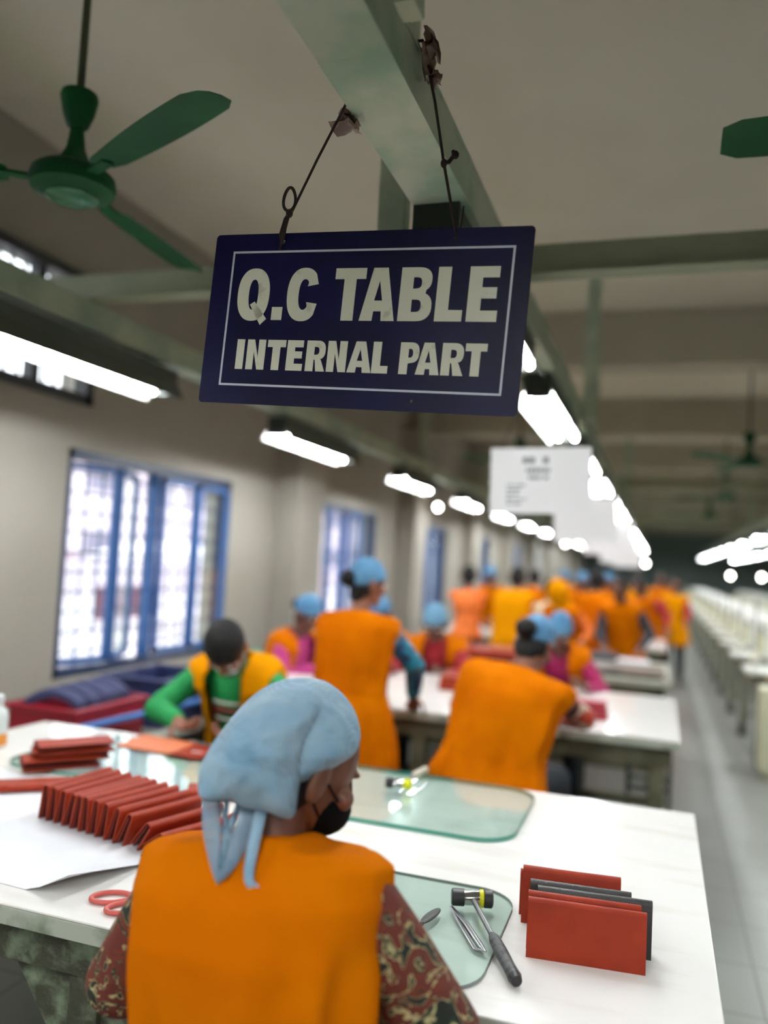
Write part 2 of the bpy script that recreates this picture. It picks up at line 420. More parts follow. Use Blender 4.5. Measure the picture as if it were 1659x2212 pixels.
def window(i, a, b, z0, z1, swing):
    fr = M['dark_blue_frame']; bl = M['blue_frame']
    t = MB(); X = WX - .06; th = .05
    t.b2((X - .03, a, z1 - .05), (X + .06, b, z1)); t.b2((X - .03, a, z0), (X + .06, b, z0 + .04))
    t.b2((X - .03, a, z0), (X + .06, a + .04, z1)); t.b2((X - .03, b - .05, z0), (X + .06, b, z1))
    w_ = (b - a) / 4
    o = struct('window_%d' % i, t, fr); o['kind'] = 'structure'
    m2 = MB()
    m2.b2((X - .02, a + 2 * w_ - .02, z0 + .04), (X + .03, a + 2 * w_ + .02, z1 - .05))
    struct('mullion', m2, bl, o)
    # four casements; the first two stand ajar into the room
    for k in range(4):
        ya, yb = a + .045 + k * w_ * .97, a + .04 + (k + 1) * w_ * .97 - .01
        hinge = Vector((X + .05, yb if k == 0 else ya, 0)); ang = swing.get(k, 0)
        rot = Matrix.Rotation(R_(ang), 3, 'Z')
        def tr(mb):
            mb.v = [tuple(rot @ (Vector(v) - hinge) + hinge) for v in mb.v]; return mb
        s = MB(); q = .034; px = X + .035
        s.b2((px, ya, z0 + .05), (px + .03, ya + q, z1 - .06)); s.b2((px, yb - q, z0 + .05), (px + .03, yb, z1 - .06))
        s.b2((px, ya, z0 + .05), (px + .03, yb, z0 + .05 + q)); s.b2((px, ya, z1 - .06 - q), (px + .03, yb, z1 - .06))
        so = struct('casement', tr(s), bl, o)
        struct('pane', tr(MB().b2((px + .012, ya + q, z0 + .08), (px + .016, yb - q, z1 - .09))), M['pane'], so)
    g = MB()
    n = int((z1 - z0) / .1)
    for k in range(1, n): g.b2((X - .05, a, z0 + k * (z1 - z0) / n - .005), (X - .04, b, z0 + k * (z1 - z0) / n + .005))
    for k in range(1, 12): g.b2((X - .045, a + k * (b - a) / 12 - .005, z0), (X - .035, a + k * (b - a) / 12 + .005, z1))
    struct('grille', g, mat('grille_paint', (96, 120, 140), .5), o)
    return o
for i, (a, b) in enumerate(WINS):
    window(i + 1, a, b, WZ0, WZ1, {0: -12, 1: 22} if i == 0 else ({1: 30, 3: 35} if i < 4 else {}))
va, vb = VENTS[0]
t = MB(); X = WX - .06
t.b2((X, va, 2.2), (X + .08, vb, 2.25)); t.b2((X, va, 2.81), (X + .08, vb, 2.86)); t.b2((X, vb - .06, 2.2), (X + .08, vb, 2.86))
for yy in (1.9, 2.55, 3.12): t.b2((X, yy, 2.2), (X + .06, yy + .05, 2.86))
o = struct('window_8', t, mat('ventilator_frame', (52, 54, 58), .5))
g = MB()
for k in range(28): g.b2((X - .03, va + .04 + k * .085, 2.2), (X - .02, va + .055 + k * .085, 2.86))
struct('grille', g, mat('ventilator_bars', (120, 122, 130), .5), o)
struct('pane', MB().b2((X + .02, va, 2.22), (X + .024, vb, 2.84)), M['pane'], o)

# ------------------------------------------------------------------ outside the windows
lawn = link('lawn', MB().b2((-4.9, -10, -.5), (WX - .25, 90, -.45)).mesh(), M['lawn']); lawn['kind'] = 'structure'
yard = link('yard_paving', MB().b2((-60, -10, -.5), (-4.9, 90, -.455)).mesh(), mat('paving', (206, 202, 206), .8)); yard['kind'] = 'structure'
b = wthing('building', 'pale lavender building with rows of openings across the lawn outside the windows', 'building', (-22, 22, -.45))
part('wall', MB().b2((-24, -4, -.45), (-20, 60, 5.5)), M['far_wall'], b, False)
wn = MB()
for k in range(18):
    for z in (.8, 3.4): wn.b2((-20.02, -2 + k * 3.4, z), (-19.95, -.2 + k * 3.4, z + 1.1))
part('window', wn, mat('dark_opening', (120, 116, 134), .6), b, False)
part('roof', MB().b2((-24.4, -4.5, 5.5), (-19.5, 60.5, 5.7)), M['canopy_white'], b, False)
for k, (yy, xx, c, lab) in enumerate([(8.2, -9.5, 'canopy_white', 'white canopy stall on the lawn, seen low in the big blue window'),
                                      (11.5, -11.5, 'canopy_maroon', 'maroon canopy stall on the lawn outside the big blue window'),
                                      (10.0, -15.5, 'canopy_blue', 'light blue canopy stall standing back on the lawn'),
                                      (17.0, -11.0, 'canopy_white', 'white canopy stall further along the lawn')]):
    s = wthing('canopy_stall', lab, 'canopy', (xx, yy, -.45), 'canopy stalls on the lawn')
    p_ = [(xx + dx, yy + dy) for dx in (-1.1, 1.1) for dy in (-1.3, 1.3)]
    part('roof', MB().add([(xx - 1.3, yy - 1.5, 1.2), (xx + 1.3, yy - 1.5, 1.2), (xx + 1.3, yy + 1.5, 1.2), (xx - 1.3, yy + 1.5, 1.2), (xx, yy, 1.75), (xx, yy, 1.15)],
                          [(0, 1, 4), (1, 2, 4), (2, 3, 4), (3, 0, 4), (1, 0, 5), (2, 1, 5), (3, 2, 5), (0, 3, 5)]), M[c], s, False)
    for q in p_: part('leg', MB().tube([(q[0], q[1], -.45), (q[0], q[1], 1.25)], .03, 8), M['steel'], s)
    part('side_cloth', MB().b2((xx - 1.1, yy - 1.3, -.3), (xx - 1.06, yy + 1.3, .5)), M['canopy_white' if c != 'canopy_white' else 'canopy_maroon'], s, False)

# ------------------------------------------------------------------ overhead trays, bars, lamps
TZ = 2.35
def lamp_proto(label, L=1.25, gap=.03):
    """fluorescent fitting: hood, body, two tubes, end caps, hangers; origin at the centre of the hood's underside, length along Y"""
    t = thing('lamp_fitting', label, 'lamp')
    h = MB(); a = .1
    prof = [(-a, .018), (-a + .005, .018), (-.052, .092), (.052, .092), (a - .005, .018), (a, .018), (.055, .096), (.055, .15), (-.055, .15), (-.055, .096)]
    h.prism(prof, (0, -L / 2, 0), (1, 0, 0), (0, 0, 1), (0, 1, 0), L)
    part('hood', h, M['hood'], t, False)
    li = MB().prism([(-a + .007, .019), (-.052, .0905), (.052, .0905), (a - .007, .019), (.050, .088), (-.050, .088)], (0, -L / 2 + .002, 0), (1, 0, 0), (0, 0, 1), (0, 1, 0), L - .004)
    part('reflector', li, M['hood_white'], t, False)
    for sgn in (-1, 1):
        part('end_cap', MB().prism([(-.057, .152), (-.057, .04), (.057, .04), (.057, .152)], (0, sgn * L / 2 - (.012 if sgn > 0 else 0), 0), (1, 0, 0), (0, 0, 1), (0, 1, 0), .012), M['dark_metal'], t, False)
        tb = part('tube', MB().tube([(sgn * .046, -L / 2 + .03, .052), (sgn * .046, L / 2 - .03, .052)], .013, 14), M['tube'], t)
        for e in (-1, 1): part('lamp_holder', MB().b2((sgn * .046 - .013, e * (L / 2 - .022) - .012, .046), (sgn * .046 + .013, e * (L / 2 - .022) + .012, .082)), M['hood_white'], tb, False)
    for e in (-1, 1): part('hanger', MB().tube([(0, e * L * .36, .14), (0, e * L * .36, .15 + gap)], .007, 8), M['bar_green'], t)
    return t
LZ = 2.15
side0 = lamp_proto('twin tube lamp under the window-side tray, the one crossing beneath the high ventilator')
side0.location = (-2.19, 2.62, LZ)
mid0 = None
lamp_n = ['long twin tube lamp under the window-side tray, between the big window and the second', 'tube lamp third along the window-side tray from the ventilator',
          'tube lamp fourth along the window-side tray from the ventilator', 'tube lamp fifth along the window-side tray from the ventilator', 'tube lamp sixth along the window-side tray', 'tube lamp seventh along the window-side tray',
          'tube lamp eighth along the window-side tray', 'tube lamp ninth along the window-side tray', 'tube lamp tenth along the window-side tray', 'tube lamp eleventh along the window-side tray']
for k, lab in enumerate(lamp_n):
    copy_tree(side0, (-2.19, 5.03 + k * 2.4, LZ), label=lab, group='tube lamps under the window-side tray')
side0['group'] = 'tube lamps under the window-side tray'
ords = ['first', 'second', 'third', 'fourth', 'fifth', 'sixth', 'seventh', 'eighth', 'ninth', 'tenth', 'eleventh', 'twelfth', 'thirteenth', 'fourteenth', 'fifteenth', 'sixteenth', 'seventeenth', 'eighteenth', 'nineteenth', 'twentieth']
for k in range(17):
    copy_tree(side0, (-.535, 2.47 + k * 1.75, 2.198), label='tube lamp under the centre tray, %s behind the blue hanging sign' % ords[k], group='tube lamps under the centre tray')
for k in range(11):
    copy_tree(side0, (1.35, 6.4 + k * 2.3, 2.03), label='tube lamp over the sewing line, %s along from the aisle entrance' % ords[k], group='tube lamps over the sewing line')
for k in range(11):
    copy_tree(side0, (2.3, 6.4 + k * 2.3, 2.03), label='tube lamp over the second sewing line, %s along' % ords[k], group='tube lamps over the second sewing line')
for k in range(4):  # unseen lamps, added behind the viewer to throw front light on the sign
    copy_tree(side0, (-.535, -.3 - k * 1.75, 2.198), label='added tube lamp under the centre tray, %s behind the viewer' % ords[k], group='tube lamps under the centre tray')
    copy_tree(side0, (-2.19, .2 - k * 2.4, LZ), label='added tube lamp under the window-side tray, %s behind the ventilator lamp' % ords[k], group='tube lamps under the window-side tray')
    copy_tree(side0, (1.35, -1.2 - k * 2.0, 2.03), label='added tube lamp over the aisle, %s behind the viewer' % ords[k], group='tube lamps over the sewing line')
copy_tree(side0, (1.35, 1.2, 2.03), label='tube lamp over the aisle beside the inspection table, outside the view', group='tube lamps over the sewing line')
copy_tree(side0, (1.35, 3.6, 2.03), label='tube lamp over the aisle beside the second table, outside the view', group='tube lamps over the sewing line')

def tray(x, label, ya, yb, z=TZ, w_=.135, h=.10, posts=(), m='steel_green'):
    t = wthing('cable_tray', label, 'cable tray', (x, ya, z))
    th = .004
    part('channel', MB().b2((x - w_ / 2, ya, z), (x + w_ / 2, yb, z + th)).b2((x - w_ / 2, ya, z + th), (x - w_ / 2 + th, yb, z + h)).b2((x + w_ / 2 - th, ya, z + th), (x + w_ / 2, yb, z + h)), M[m], t, False, .0012)
    part('lid', MB().b2((x - w_ / 2 - .002, ya, z + h), (x + w_ / 2 + .002, yb, z + h + .006)), M[m], t, False)
    for (py, side) in posts:
        px = x + (side * (w_ / 2 + .04) if abs(side) == 1 else side); hw = .037 if side != .117 else .018
        part('support_post', MB().b2((px - hw, py - .026, z - (.02 if side < 0 else -.02)), (px + hw, py + .026, CZ - .002)), M['steel_green'], t, False, .003)
    return t
tray(-.527, 'grey-green steel tray overhead that the blue sign hangs from', -8, 30, posts=[(2.0, -.166), (1.2, .117), (4.9, 1), (7.9, -1), (10.9, 1), (13.9, -1)], m='tray_dirty')
tray(-2.19, 'grey-green steel tray above the lamps on the window side', -8, 30, z=2.33, w_=.10, posts=[(7.9, -1), (13.9, -1)])
tray(1.35, 'steel tray above the lamps of the sewing line', -8, 30, z=2.208, w_=.10, posts=[(7, 1), (11, 1), (15, 1)])
tray(2.3, 'steel tray above the lamps of the second sewing line', 5.2, 30, z=2.208, w_=.10, posts=[(9, 1), (15, 1)])
for k, (yy, lab) in enumerate([(2.66, 'olive cross bar running over the trays just behind the blue sign'), (9.6, 'olive cross bar over the trays further down the hall'), (16.0, 'olive cross bar over the trays far down the hall')]):
    bt = wthing('cross_bar', lab, 'support bar', (0, yy, 2.47), 'cross bars over the trays')
    part('bar', MB().b2((WX, yy - .03, 2.455), (EX, yy + .03, 2.545)), M['bar_green'], bt, False, .004)
    part('flange', MB().b2((WX, yy - .042, 2.445), (EX, yy + .042, 2.455)), M['bar_green'], bt, False)

# ------------------------------------------------------------------ the hanging sign
SC = Vector((-.567, 1.45, 1.952)); S_ROT = Matrix.Rotation(R_(3.0), 3, 'Y')
def sp(u, v, d=0): return SC + S_ROT @ Vector((u, d, v))
SW, SH = .655, .346; K = SW / .69
sgn = thing('hanging_sign', 'dark blue rectangular sign with cream lettering reading Q.C TABLE INTERNAL PART', 'sign', SC)
sgn.rotation_euler = (0, R_(3.0), R_(-1.0))
def rrect(w_, h, r, n=5):
    out = []
    for cx, cy, a0 in ((w_ / 2 - r, h / 2 - r, 0), (-w_ / 2 + r, h / 2 - r, 90), (-w_ / 2 + r, -h / 2 + r, 180), (w_ / 2 - r, -h / 2 + r, 270)):
        for k in range(n + 1):
            t = R_(a0 + 90 * k / n); out.append((cx + r * math.cos(t), cy + r * math.sin(t)))
    return out
def fill2d(name, shapes, extr, m, parent, d=0):
    """shapes: list of contour lists (outline + holes) in sign coordinates -> one thin mesh"""
    allv = []; allf = []
    for contours in shapes:
        cu = bpy.data.curves.new('c', 'CURVE'); cu.dimensions = '2D'; cu.fill_mode = 'BOTH'; cu.extrude = extr
        for c in contours:
            s = cu.splines.new('POLY'); s.points.add(len(c) - 1)
            for p_, q in zip(s.points, c): p_.co = (q[0], q[1], 0, 1)
            s.use_cyclic_u = True
        ob = bpy.data.objects.new('c', cu); COL.objects.link(ob)
        me = bpy.data.meshes.new_from_object(ob.evaluated_get(bpy.context.evaluated_depsgraph_get()))
        k = len(allv)
        allv += [(v.co.x, -v.co.z + d, v.co.y) for v in me.vertices]; allf += [tuple(i + k for i in p_.vertices) for p_ in me.polygons]
        bpy.data.objects.remove(ob); bpy.data.curves.remove(cu); bpy.data.meshes.remove(me)
    mb = MB(); mb.v = allv; mb.f = allf
    return link(name, mb.mesh(name, smooth=False, fix=False), m, parent)
def circ(cx, cy, r, n=14): return [(cx + r * math.cos(2 * math.pi * k / n), cy + r * math.sin(2 * math.pi * k / n)) for k in range(n)]
holes = [(-.184 * K, .1637 * K), (.1914 * K, .1637 * K), (.1347 * K, -.1613 * K)]
fill2d('board', [[rrect(SW, SH, .008)] + [circ(a, b, .0045 if i < 2 else .003) for i, (a, b) in enumerate(holes)]], .0012, M['blue_sheet'], sgn)
bw, bh, bx, by = .611 * K, .289 * K, .006 * K, .0005 * K
def rect(x0, y0, x1, y1): return [(x0, y0), (x1, y0), (x1, y1), (x0, y1)]
fill2d('border_line', [[rect(bx - bw / 2, by - bh / 2, bx + bw / 2, by + bh / 2), rect(bx - bw / 2 + .0042, by - bh / 2 + .0042, bx + bw / 2 - .0042, by + bh / 2 - .0042)]], .0003, M['sign_line'], sgn, -.0016)

def arc(cx, cy, rx, ry, a0, a1, n=20, e=.86):
    out = []
    for k in range(n + 1):
        t = R_(a0 + (a1 - a0) * k / n); c, s = math.cos(t), math.sin(t)
        out.append((cx + rx * math.copysign(abs(c) ** e, c), cy + ry * math.copysign(abs(s) ** e, s)))
    return out
def glyph(ch, w_, s):
    """w_: glyph width/height ratio, s: stroke in height units. Coordinates in [0,w]x[0,1]"""
    W = w_
    if ch == '.': return [[rect(0, 0, W, W * 1.12)]]
    if ch == 'I': return [[rect(0, 0, W, 1)]]
    if ch == 'L': return [[[(0, 0), (W, 0), (W, s * .85), (s, s * .85), (s, 1), (0, 1)]]]
    if ch == 'T': return [[[(W / 2 - s / 2, 0), (W / 2 + s / 2, 0), (W / 2 + s / 2, 1 - s * .85), (W, 1 - s * .85), (W, 1), (0, 1), (0, 1 - s * .85), (W / 2 - s / 2, 1 - s * .85)]]]
    if ch == 'E':
        h = s * .82; m0 = .5 - h / 2 + .02
        return [[[(0, 0), (W, 0), (W, h), (s, h), (s, m0), (W * .93, m0), (W * .93, m0 + h), (s, m0 + h), (s, 1 - h), (W * .98, 1 - h), (W * .98, 1), (0, 1)]]]
    if ch == 'A':
        return [[[(0, 0), (s * 1.05, 0), (W * .5 - (W * .5 - s * 1.05) * .84, .18), (W * .5 + (W * .5 - s * 1.05) * .84, .18), (W - s * 1.05, 0), (W, 0), (W * .5 + s * .58, 1), (W * .5 - s * .58, 1)],
                 [(W * .5 - W * .115, .38), (W * .5 + W * .115, .38), (W * .5, .76)]]]
    if ch == 'N': return [[[(0, 0), (s * .92, 0), (s * .92, .60), (W - s * .92, 0), (W, 0), (W, 1), (W - s * .92, 1), (W - s * .92, .40), (s * .92, 1), (0, 1)]]]
    if ch in 'PR':
        bot = .40 if ch == 'P' else .42
        out = [(0, 0), (s, 0)]
        if ch == 'R': out += [(s, .38), (s + W * .06, .38)] + [(W - s * 1.12, 0), (W, 0), (W * .80, .33), (W * .72, .43)]
        else: out += [(s, bot - .06)]
        out += arc(W * .55, (1 + bot - .04) / 2, W * .42, (1 - bot + .04) / 2, -80 if ch == 'P' else -62, 90, 12, .8) + [(0, 1)]
        ih0, ih1 = bot + .12, 1 - s * .72
        inner = [(s, ih0)] + arc(W * .5, (ih0 + ih1) / 2, W * .16, (ih1 - ih0) / 2, -90, 90, 8, .8) + [(s, ih1)]
        return [[out, inner]]
    if ch == 'B':
        out = [(0, 0)] + arc(W * .52, .27, W * .48, .27, -90, 62, 12, .8) + arc(W * .5, .77, W * .45, .23, -52, 90, 12, .8) + [(0, 1)]
        i1 = [(s, .17)] + arc(W * .52, .285, W * .16, .115, -90, 90, 8, .8) + [(s, .40)]
        i2 = [(s, .60)] + arc(W * .5, .71, W * .15, .105, -90, 90, 8, .8) + [(s, .815)]
        return [[out, i1, i2]]
    if ch == 'Q':
        return [[arc(W / 2, .5, W / 2, .52, 0, 354, 44), arc(W / 2, .5, W / 2 - s, .52 - s * .9, 0, 350, 30)], [[(W * .42, .30), (W * .56, .36), (W * .98, .02), (W * .80, -.10)]]]
    if ch == 'C':
        o_ = arc(W * .53, .5, W * .53, .52, 38, 322, 34); i_ = arc(W * .56, .5, W * .56 - s, .52 - s * .9, 322, 38, 28)
        o_[0] = (W, .70); o_[-1] = (W, .32)
        i_[0] = (W - s * .9, .35); i_[-1] = (W - s * .9, .66)
        return [[o_ + i_]]
def line(text, v0, hh, s):
    shapes = []
    for ch, a, b in text:
        g_ = glyph(ch, (b - a) / hh, s)
        for cs in g_: shapes.append([[((a + x * hh) * K, (v0 + y_ * hh) * K) for x, y_ in c] for c in cs])
    return shapes
top_line = [('Q', -.2775, -.202), ('.', -.1925, -.168), ('C', -.1605, -.091), ('T', -.0545, .013), ('A', .006, .081), ('B', .088, .156), ('L', .164, .219), ('E', .2275, .2875)]
low_line = [('I', -.265, -.247), ('N', -.240, -.197), ('T', -.192, -.150), ('E', -.146, -.1085), ('R', -.1015, -.0575), ('N', -.054, -.0115), ('A', -.0085, .0435), ('L', .0445, .0785), ('P', .102, .143), ('A', .1365, .185), ('R', .188, .2327), ('T', .234, .2765)]
fill2d('top_lettering', line(top_line, -.0028, .108, .245), .0004, M['cream_letter'], sgn, -.0017)
fill2d('lower_lettering', line(low_line, -.1085, .0635, .28), .0004, M['cream_letter'], sgn, -.0017)

h0 = sp(holes[0][0], holes[0][1]); h1 = sp(holes[1][0], holes[1][1])
c1 = wthing('hanging_rope', 'dark twisted cord with a loop knot holding the blue sign', 'cord', h0)
top1 = Vector((-.595, 1.40, 2.352)); mid1 = h0 + Vector((.012, -.003, .055))
part('string', MB().tube([top1 + Vector((.02, 0, .11)), top1 + Vector((0.001, 0, .01)), top1, mid1.lerp(top1, .5), mid1 + Vector((.004, 0, 0))], .0026, 8), M['rope'], c1)
lp = [mid1 + Vector((.0 + .013 * math.sin(t) * (1 + .2 * math.cos(t)), -.003, .004 + .038 * (1 - math.cos(t)) / 2 * 1.25)) for t in np.linspace(0, 2 * math.pi, 22)]
part('loop', MB().tube(lp, .0032, 8), M['rope'], c1)
kn = MB(); kn.ell(mid1, (.007, .007, .009)); kn.tube([mid1, mid1 + Vector((-.006, -.004, -.012)), h0 + Vector((-.003, -.006, .012)), h0 + Vector((0, -.005, -.002)), h0 + Vector((0, .005, 0))], .0034, 8)
kn.tube([mid1 + Vector((.0, -.002, -.004)), mid1 + Vector((-.004, -.006, -.03)), h0 + Vector((.003, -.006, .008)), h0 + Vector((-.002, -.006, -.018))], [.003, .0035, .0045, .002], 8)
part('knot', kn, M['rope'], c1)
c2 = wthing('hanging_rope', 'dark cord with a stub knot running to the other sign hole', 'cord', h1)
top2 = Vector((-.452, 1.413, 2.462)); kp = Vector((-.410, 1.30, 2.235))
# passes in front of the tray's edge, down to the hole
kp = top2.lerp(h1, .62)
part('string', MB().tube([top2 + Vector((-.06, 0, .004)), top2 + Vector((.0, 0, .003)), top2, top2.lerp(h1, .3) + Vector((.003, 0, 0)), kp, h1 + Vector((0, -.004, .004)), h1 + Vector((0, .006, 0))], .0028, 8), M['rope'], c2)
part('knot', MB().ell(kp, (.006, .006, .009)).tube([kp, kp + Vector((.010, 0, .002)), kp + Vector((.016, 0, .010))], .004, 8).ell(kp + Vector((.021, 0, .014)), (.007, .006, .008)).ell(kp + Vector((.017, 0, .02)), (.004, .004, .004)), M['rope'], c2)
part('second_strand', MB().tube([h1 + Vector((.010, .0, .06)), h1 + Vector((.008, .0, .03)), h1 + Vector((.001, .004, .002))], .0022, 8), M['rope'], c2)

def scrap(name, c, size, label, seed):
    r2 = random.Random(seed); pts = []
    mb = MB(); n = 9
    g = [[None] * n for _ in range(n)]
    for i in range(n):
        for j in range(n):
            u, v = i / (n - 1) - .5, j / (n - 1) - .5
            q = Vector((u * size[0] * (1 - .5 * v), size[1] * (noise.noise(Vector((u * 3, v * 3, seed))) * 1.6), v * size[2])) + Vector((noise.noise(Vector((u * 3, v * 3, seed + 3))) * size[0] * .5, 0, noise.noise(Vector((u * 2.5, v * 3, seed + 9))) * size[2] * .5))
            g[i][j] = Vector(c) + q
    vs = [g[i][j] for i in range(n) for j in range(n)]; vs += [v + Vector((0, .0012, 0)) for v in vs]
    N = n * n; fs = []
    for i in range(n - 1):
        for j in range(n - 1):
            a = i * n + j; fs += [(a, a + 1, a + n + 1, a + n), (N + a, N + a + n, N + a + n + 1, N + a + 1)]
    rim = [i * n for i in range(n)] + [(n - 1) * n + j for j in range(1, n)] + [i * n + n - 1 for i in range(n - 2, -1, -1)] + [j for j in range(n - 2, 0, -1)]
    for k in range(len(rim)): a, b_ = rim[k], rim[(k + 1) % len(rim)]; fs.append((a, b_, b_ + N, a + N))
    mb.add(vs, fs)
    return one(name, mb, M['tape'], label, 'tape scrap', c)
scrap('tape_scrap', (-.602, 1.44, 2.345), (.045, .03, .035), 'torn brown tape scrap sticking out under the tray beside the looped cord', 3)
scrap('tape_scrap', (-.440, 1.42, 2.445), (.03, .04, .07), 'dark crumpled tape scrap stuck where the knotted cord leaves the tray', 11)
scrap('tape_scrap', (-.432, 1.43, 2.40), (.022, .02, .02), 'small pale tape scrap just below the dark crumpled one', 21)

# ------------------------------------------------------------------ ceiling fans
def make_fan(label, ang, n_blade=3, rad=.70):
    t = thing('ceiling_fan', label, 'fan')
    part('rod', MB().tube([(0, 0, .1), (0, 0, CZ - 2.5)], .011, 10), mat('fan_rod', (58, 66, 44), .5), t)
    part('canopy_cup', MB().lathe([(.016, .155), (.03, .165), (.043, .20), (.052, .245), (.049, .258), (.02, .262)], n=24), M['fan_green'], t)
    part('shank', MB().lathe([(.045, .045), (.04, .07), (.026, .10), (.018, .16)], n=20), M['fan_green'], t)
    part('ceiling_cup', MB().lathe([(.012, CZ - 2.5 - .10), (.04, CZ - 2.5 - .08), (.055, CZ - 2.5 - .01), (.055, CZ - 2.5)]), M['fan_green'], t)
    part('motor', MB().lathe([(.03, -.042), (.07, -.042), (.09, -.03), (.113, -.022), (.118, .0), (.113, .02), (.095, .035), (.055, .048), (.04, .05)], n=40), M['fan_green'], t)
    part('motor_plate', MB().lathe([(.01, -.052), (.06, -.05), (.072, -.043), (.072, -.04), (.01, -.04)], n=32), mat('fan_light_green', (24, 92, 54), .3), t)
    for k in range(n_blade):
        a = R_(ang + 360 / n_blade * k)
        rot = Matrix.Rotation(a, 3, 'Z'); tilt = Matrix.Rotation(R_(11), 3, 'X')
        rings = []
        for i in range(15):
            u = i / 14; r_ = .17 + (rad - .17) * u; wd = .048 + .022 * math.sin(u * math.pi * .75)
            if i == 14: wd *= .72
            if i == 0: wd *= .7
            pr_ = [(-wd, 0), (-wd * .3, .006), (wd * .4, .006), (wd, 0), (wd * .4, .0035), (-wd * .3, .0035)]
            rings.append([rot @ (tilt @ Vector((0, y_, z_)) + Vector((r_, 0, .0))) for y_, z_ in pr_])
        bl = part('blade', MB().loft(rings), M['fan_green'], t)
        part('bracket', MB().box(rot @ Vector((.155, 0, 0)), (.10, .034, .008), rot), M['fan_green'], bl, False)
    return t
f1 = make_fan('dark green ceiling fan with a long rod above the window-side lamp', -26)
f1.location = (-1.60, 1.85, 2.5)
# same fan design elsewhere: origin copies share the height 2.5
copy_tree(f1, (.80, 1.98, 2.5), R_(206), label='green ceiling fan over the aisle of which a blade tip shows')
for k, (x_, y_, lab) in enumerate([(.70, 7.7, 'green ceiling fan above the aisle, standing clear before the second ceiling beam'), (.75, 11.1, 'green ceiling fan above the aisle, second down the hall'), (.75, 14.6, 'green ceiling fan above the aisle, third down the hall'),
                                   (-1.35, 8.1, 'green ceiling fan over the worktables below the sign corner'), (-1.45, 11.6, 'green ceiling fan over the worktables further down the hall'), (2.7, 11.2, 'green ceiling fan over the sewing line'), (2.7, 15.5, 'green ceiling fan over the sewing line, further down')]):
    copy_tree(f1, (x_, y_, 2.5), R_(40 * k + 15), label=lab, group='small distant ceiling fans')

# ------------------------------------------------------------------ hanging papers
def paper(x, y_, z, w_, h, yaw, roll, label, text=True, cords=True):
    t = thing('hanging_notice', label, 'notice', (x, y_, z)); t.rotation_euler = (0, R_(roll), R_(yaw))
    n = 12; vs = []
    for side in (0, .0015):
        for i in range(n + 1):
            for j in range(2):
                u = i / n - .5; vs.append((u * w_, side + .012 * math.cos(u * 3), (j - .5) * h))
    N = (n + 1) * 2; fs = []
    for i in range(n):
        a = i * 2; fs += [(a, a + 2, a + 3, a + 1), (N + a, N + a + 1, N + a + 3, N + a + 2), (a, N + a, N + a + 2, a + 2), (a + 1, a + 3, N + a + 3, N + a + 1)]
    fs += [(0, 1, N + 1, N), (2 * n, N + 2 * n, N + 2 * n + 1, 2 * n + 1)]
    part('sheet', MB().add(vs, fs), M['notice'], t)
    if text:
        r2 = random.Random(5)
        def row(x0_, x1_, z_, hh):
            xx = x0_; mb = MB()
            while xx < x1_:
                wd = hh * r2.uniform(.5, 1.0); mb.b2((xx, .006, z_), (min(xx + wd, x1_), .008, z_ + hh)); xx += wd + hh * (.22 if r2.random() < .8 else .8)
            part('printed_line', mb, M['ink'], t, False)
        row(-.075, -.012, .075, .026); row(.012, .055, .075, .026); row(-.06, .045, .035, .018); row(-.05, .035, .006, .014)
        for k in range(5): row(-.145, -.145 + (.08, .06, .05, .09, .07)[k], -.025 - k * .02, .009)
        pass
    if cords:
        for s_ in (-.4, .4): part('cord', MB().tube([(s_ * w_, .006, h / 2 - .005), (s_ * .06, .006, 2.352 - z)], .0016, 6), M['rope'], t)
    return t
paper(-.50, 3.55, 1.87, .43, .285, 0, -1.5, 'curled white paper notice with faint printed lines hanging under the centre tray')
paper(-.47, 5.5, 1.82, .40, .29, 6, -2, 'blank-looking white notice hanging just behind the printed one', False)
paper(-.45, 7.8, 1.80, .42, .32, -4, 1, 'white notice third down the centre tray, low and wide', False)
paper(-.47, 10.3, 1.74, .42, .30, 5, 1, 'white notice fourth down the centre tray', False)
paper(-.47, 12.9, 1.72, .42, .30, -5, 0, 'white notice fifth down the centre tray', False)

for k, (x_, y_, z_, lab) in enumerate([(-1.61, 15, 1.94, 'added glowing bulb on a cord before the far end windows'), (-.23, 15, 1.66, 'added glowing bulb hanging beyond the last white notice'),
                                      (1.12, 14.8, 1.53, 'small added glowing bulb over the sewing line'), (1.42, 13.2, 1.53, 'second added glowing bulb over the sewing line'), (-2.45, 9.2, 2.12, 'added glowing bulb beside the window-side tray')]):
    t = wthing('added_bulb', lab, 'bulb', (x_, y_, z_), 'added bulbs for bright spots')  # bulbs added to draw blurred bright spots of unknown source
    part('globe', MB().ell((x_, y_, z_), (.028, .028, .034)), M['bulb'], t)
    part('socket', MB().tube([(x_, y_, z_ + .03), (x_, y_, z_ + .08)], .016, 10), M['dark_metal'], t)
    part('cord', MB().tube([(x_, y_, z_ + .08), (x_, y_, CZ)], .004, 6), M['dark_metal'], t)

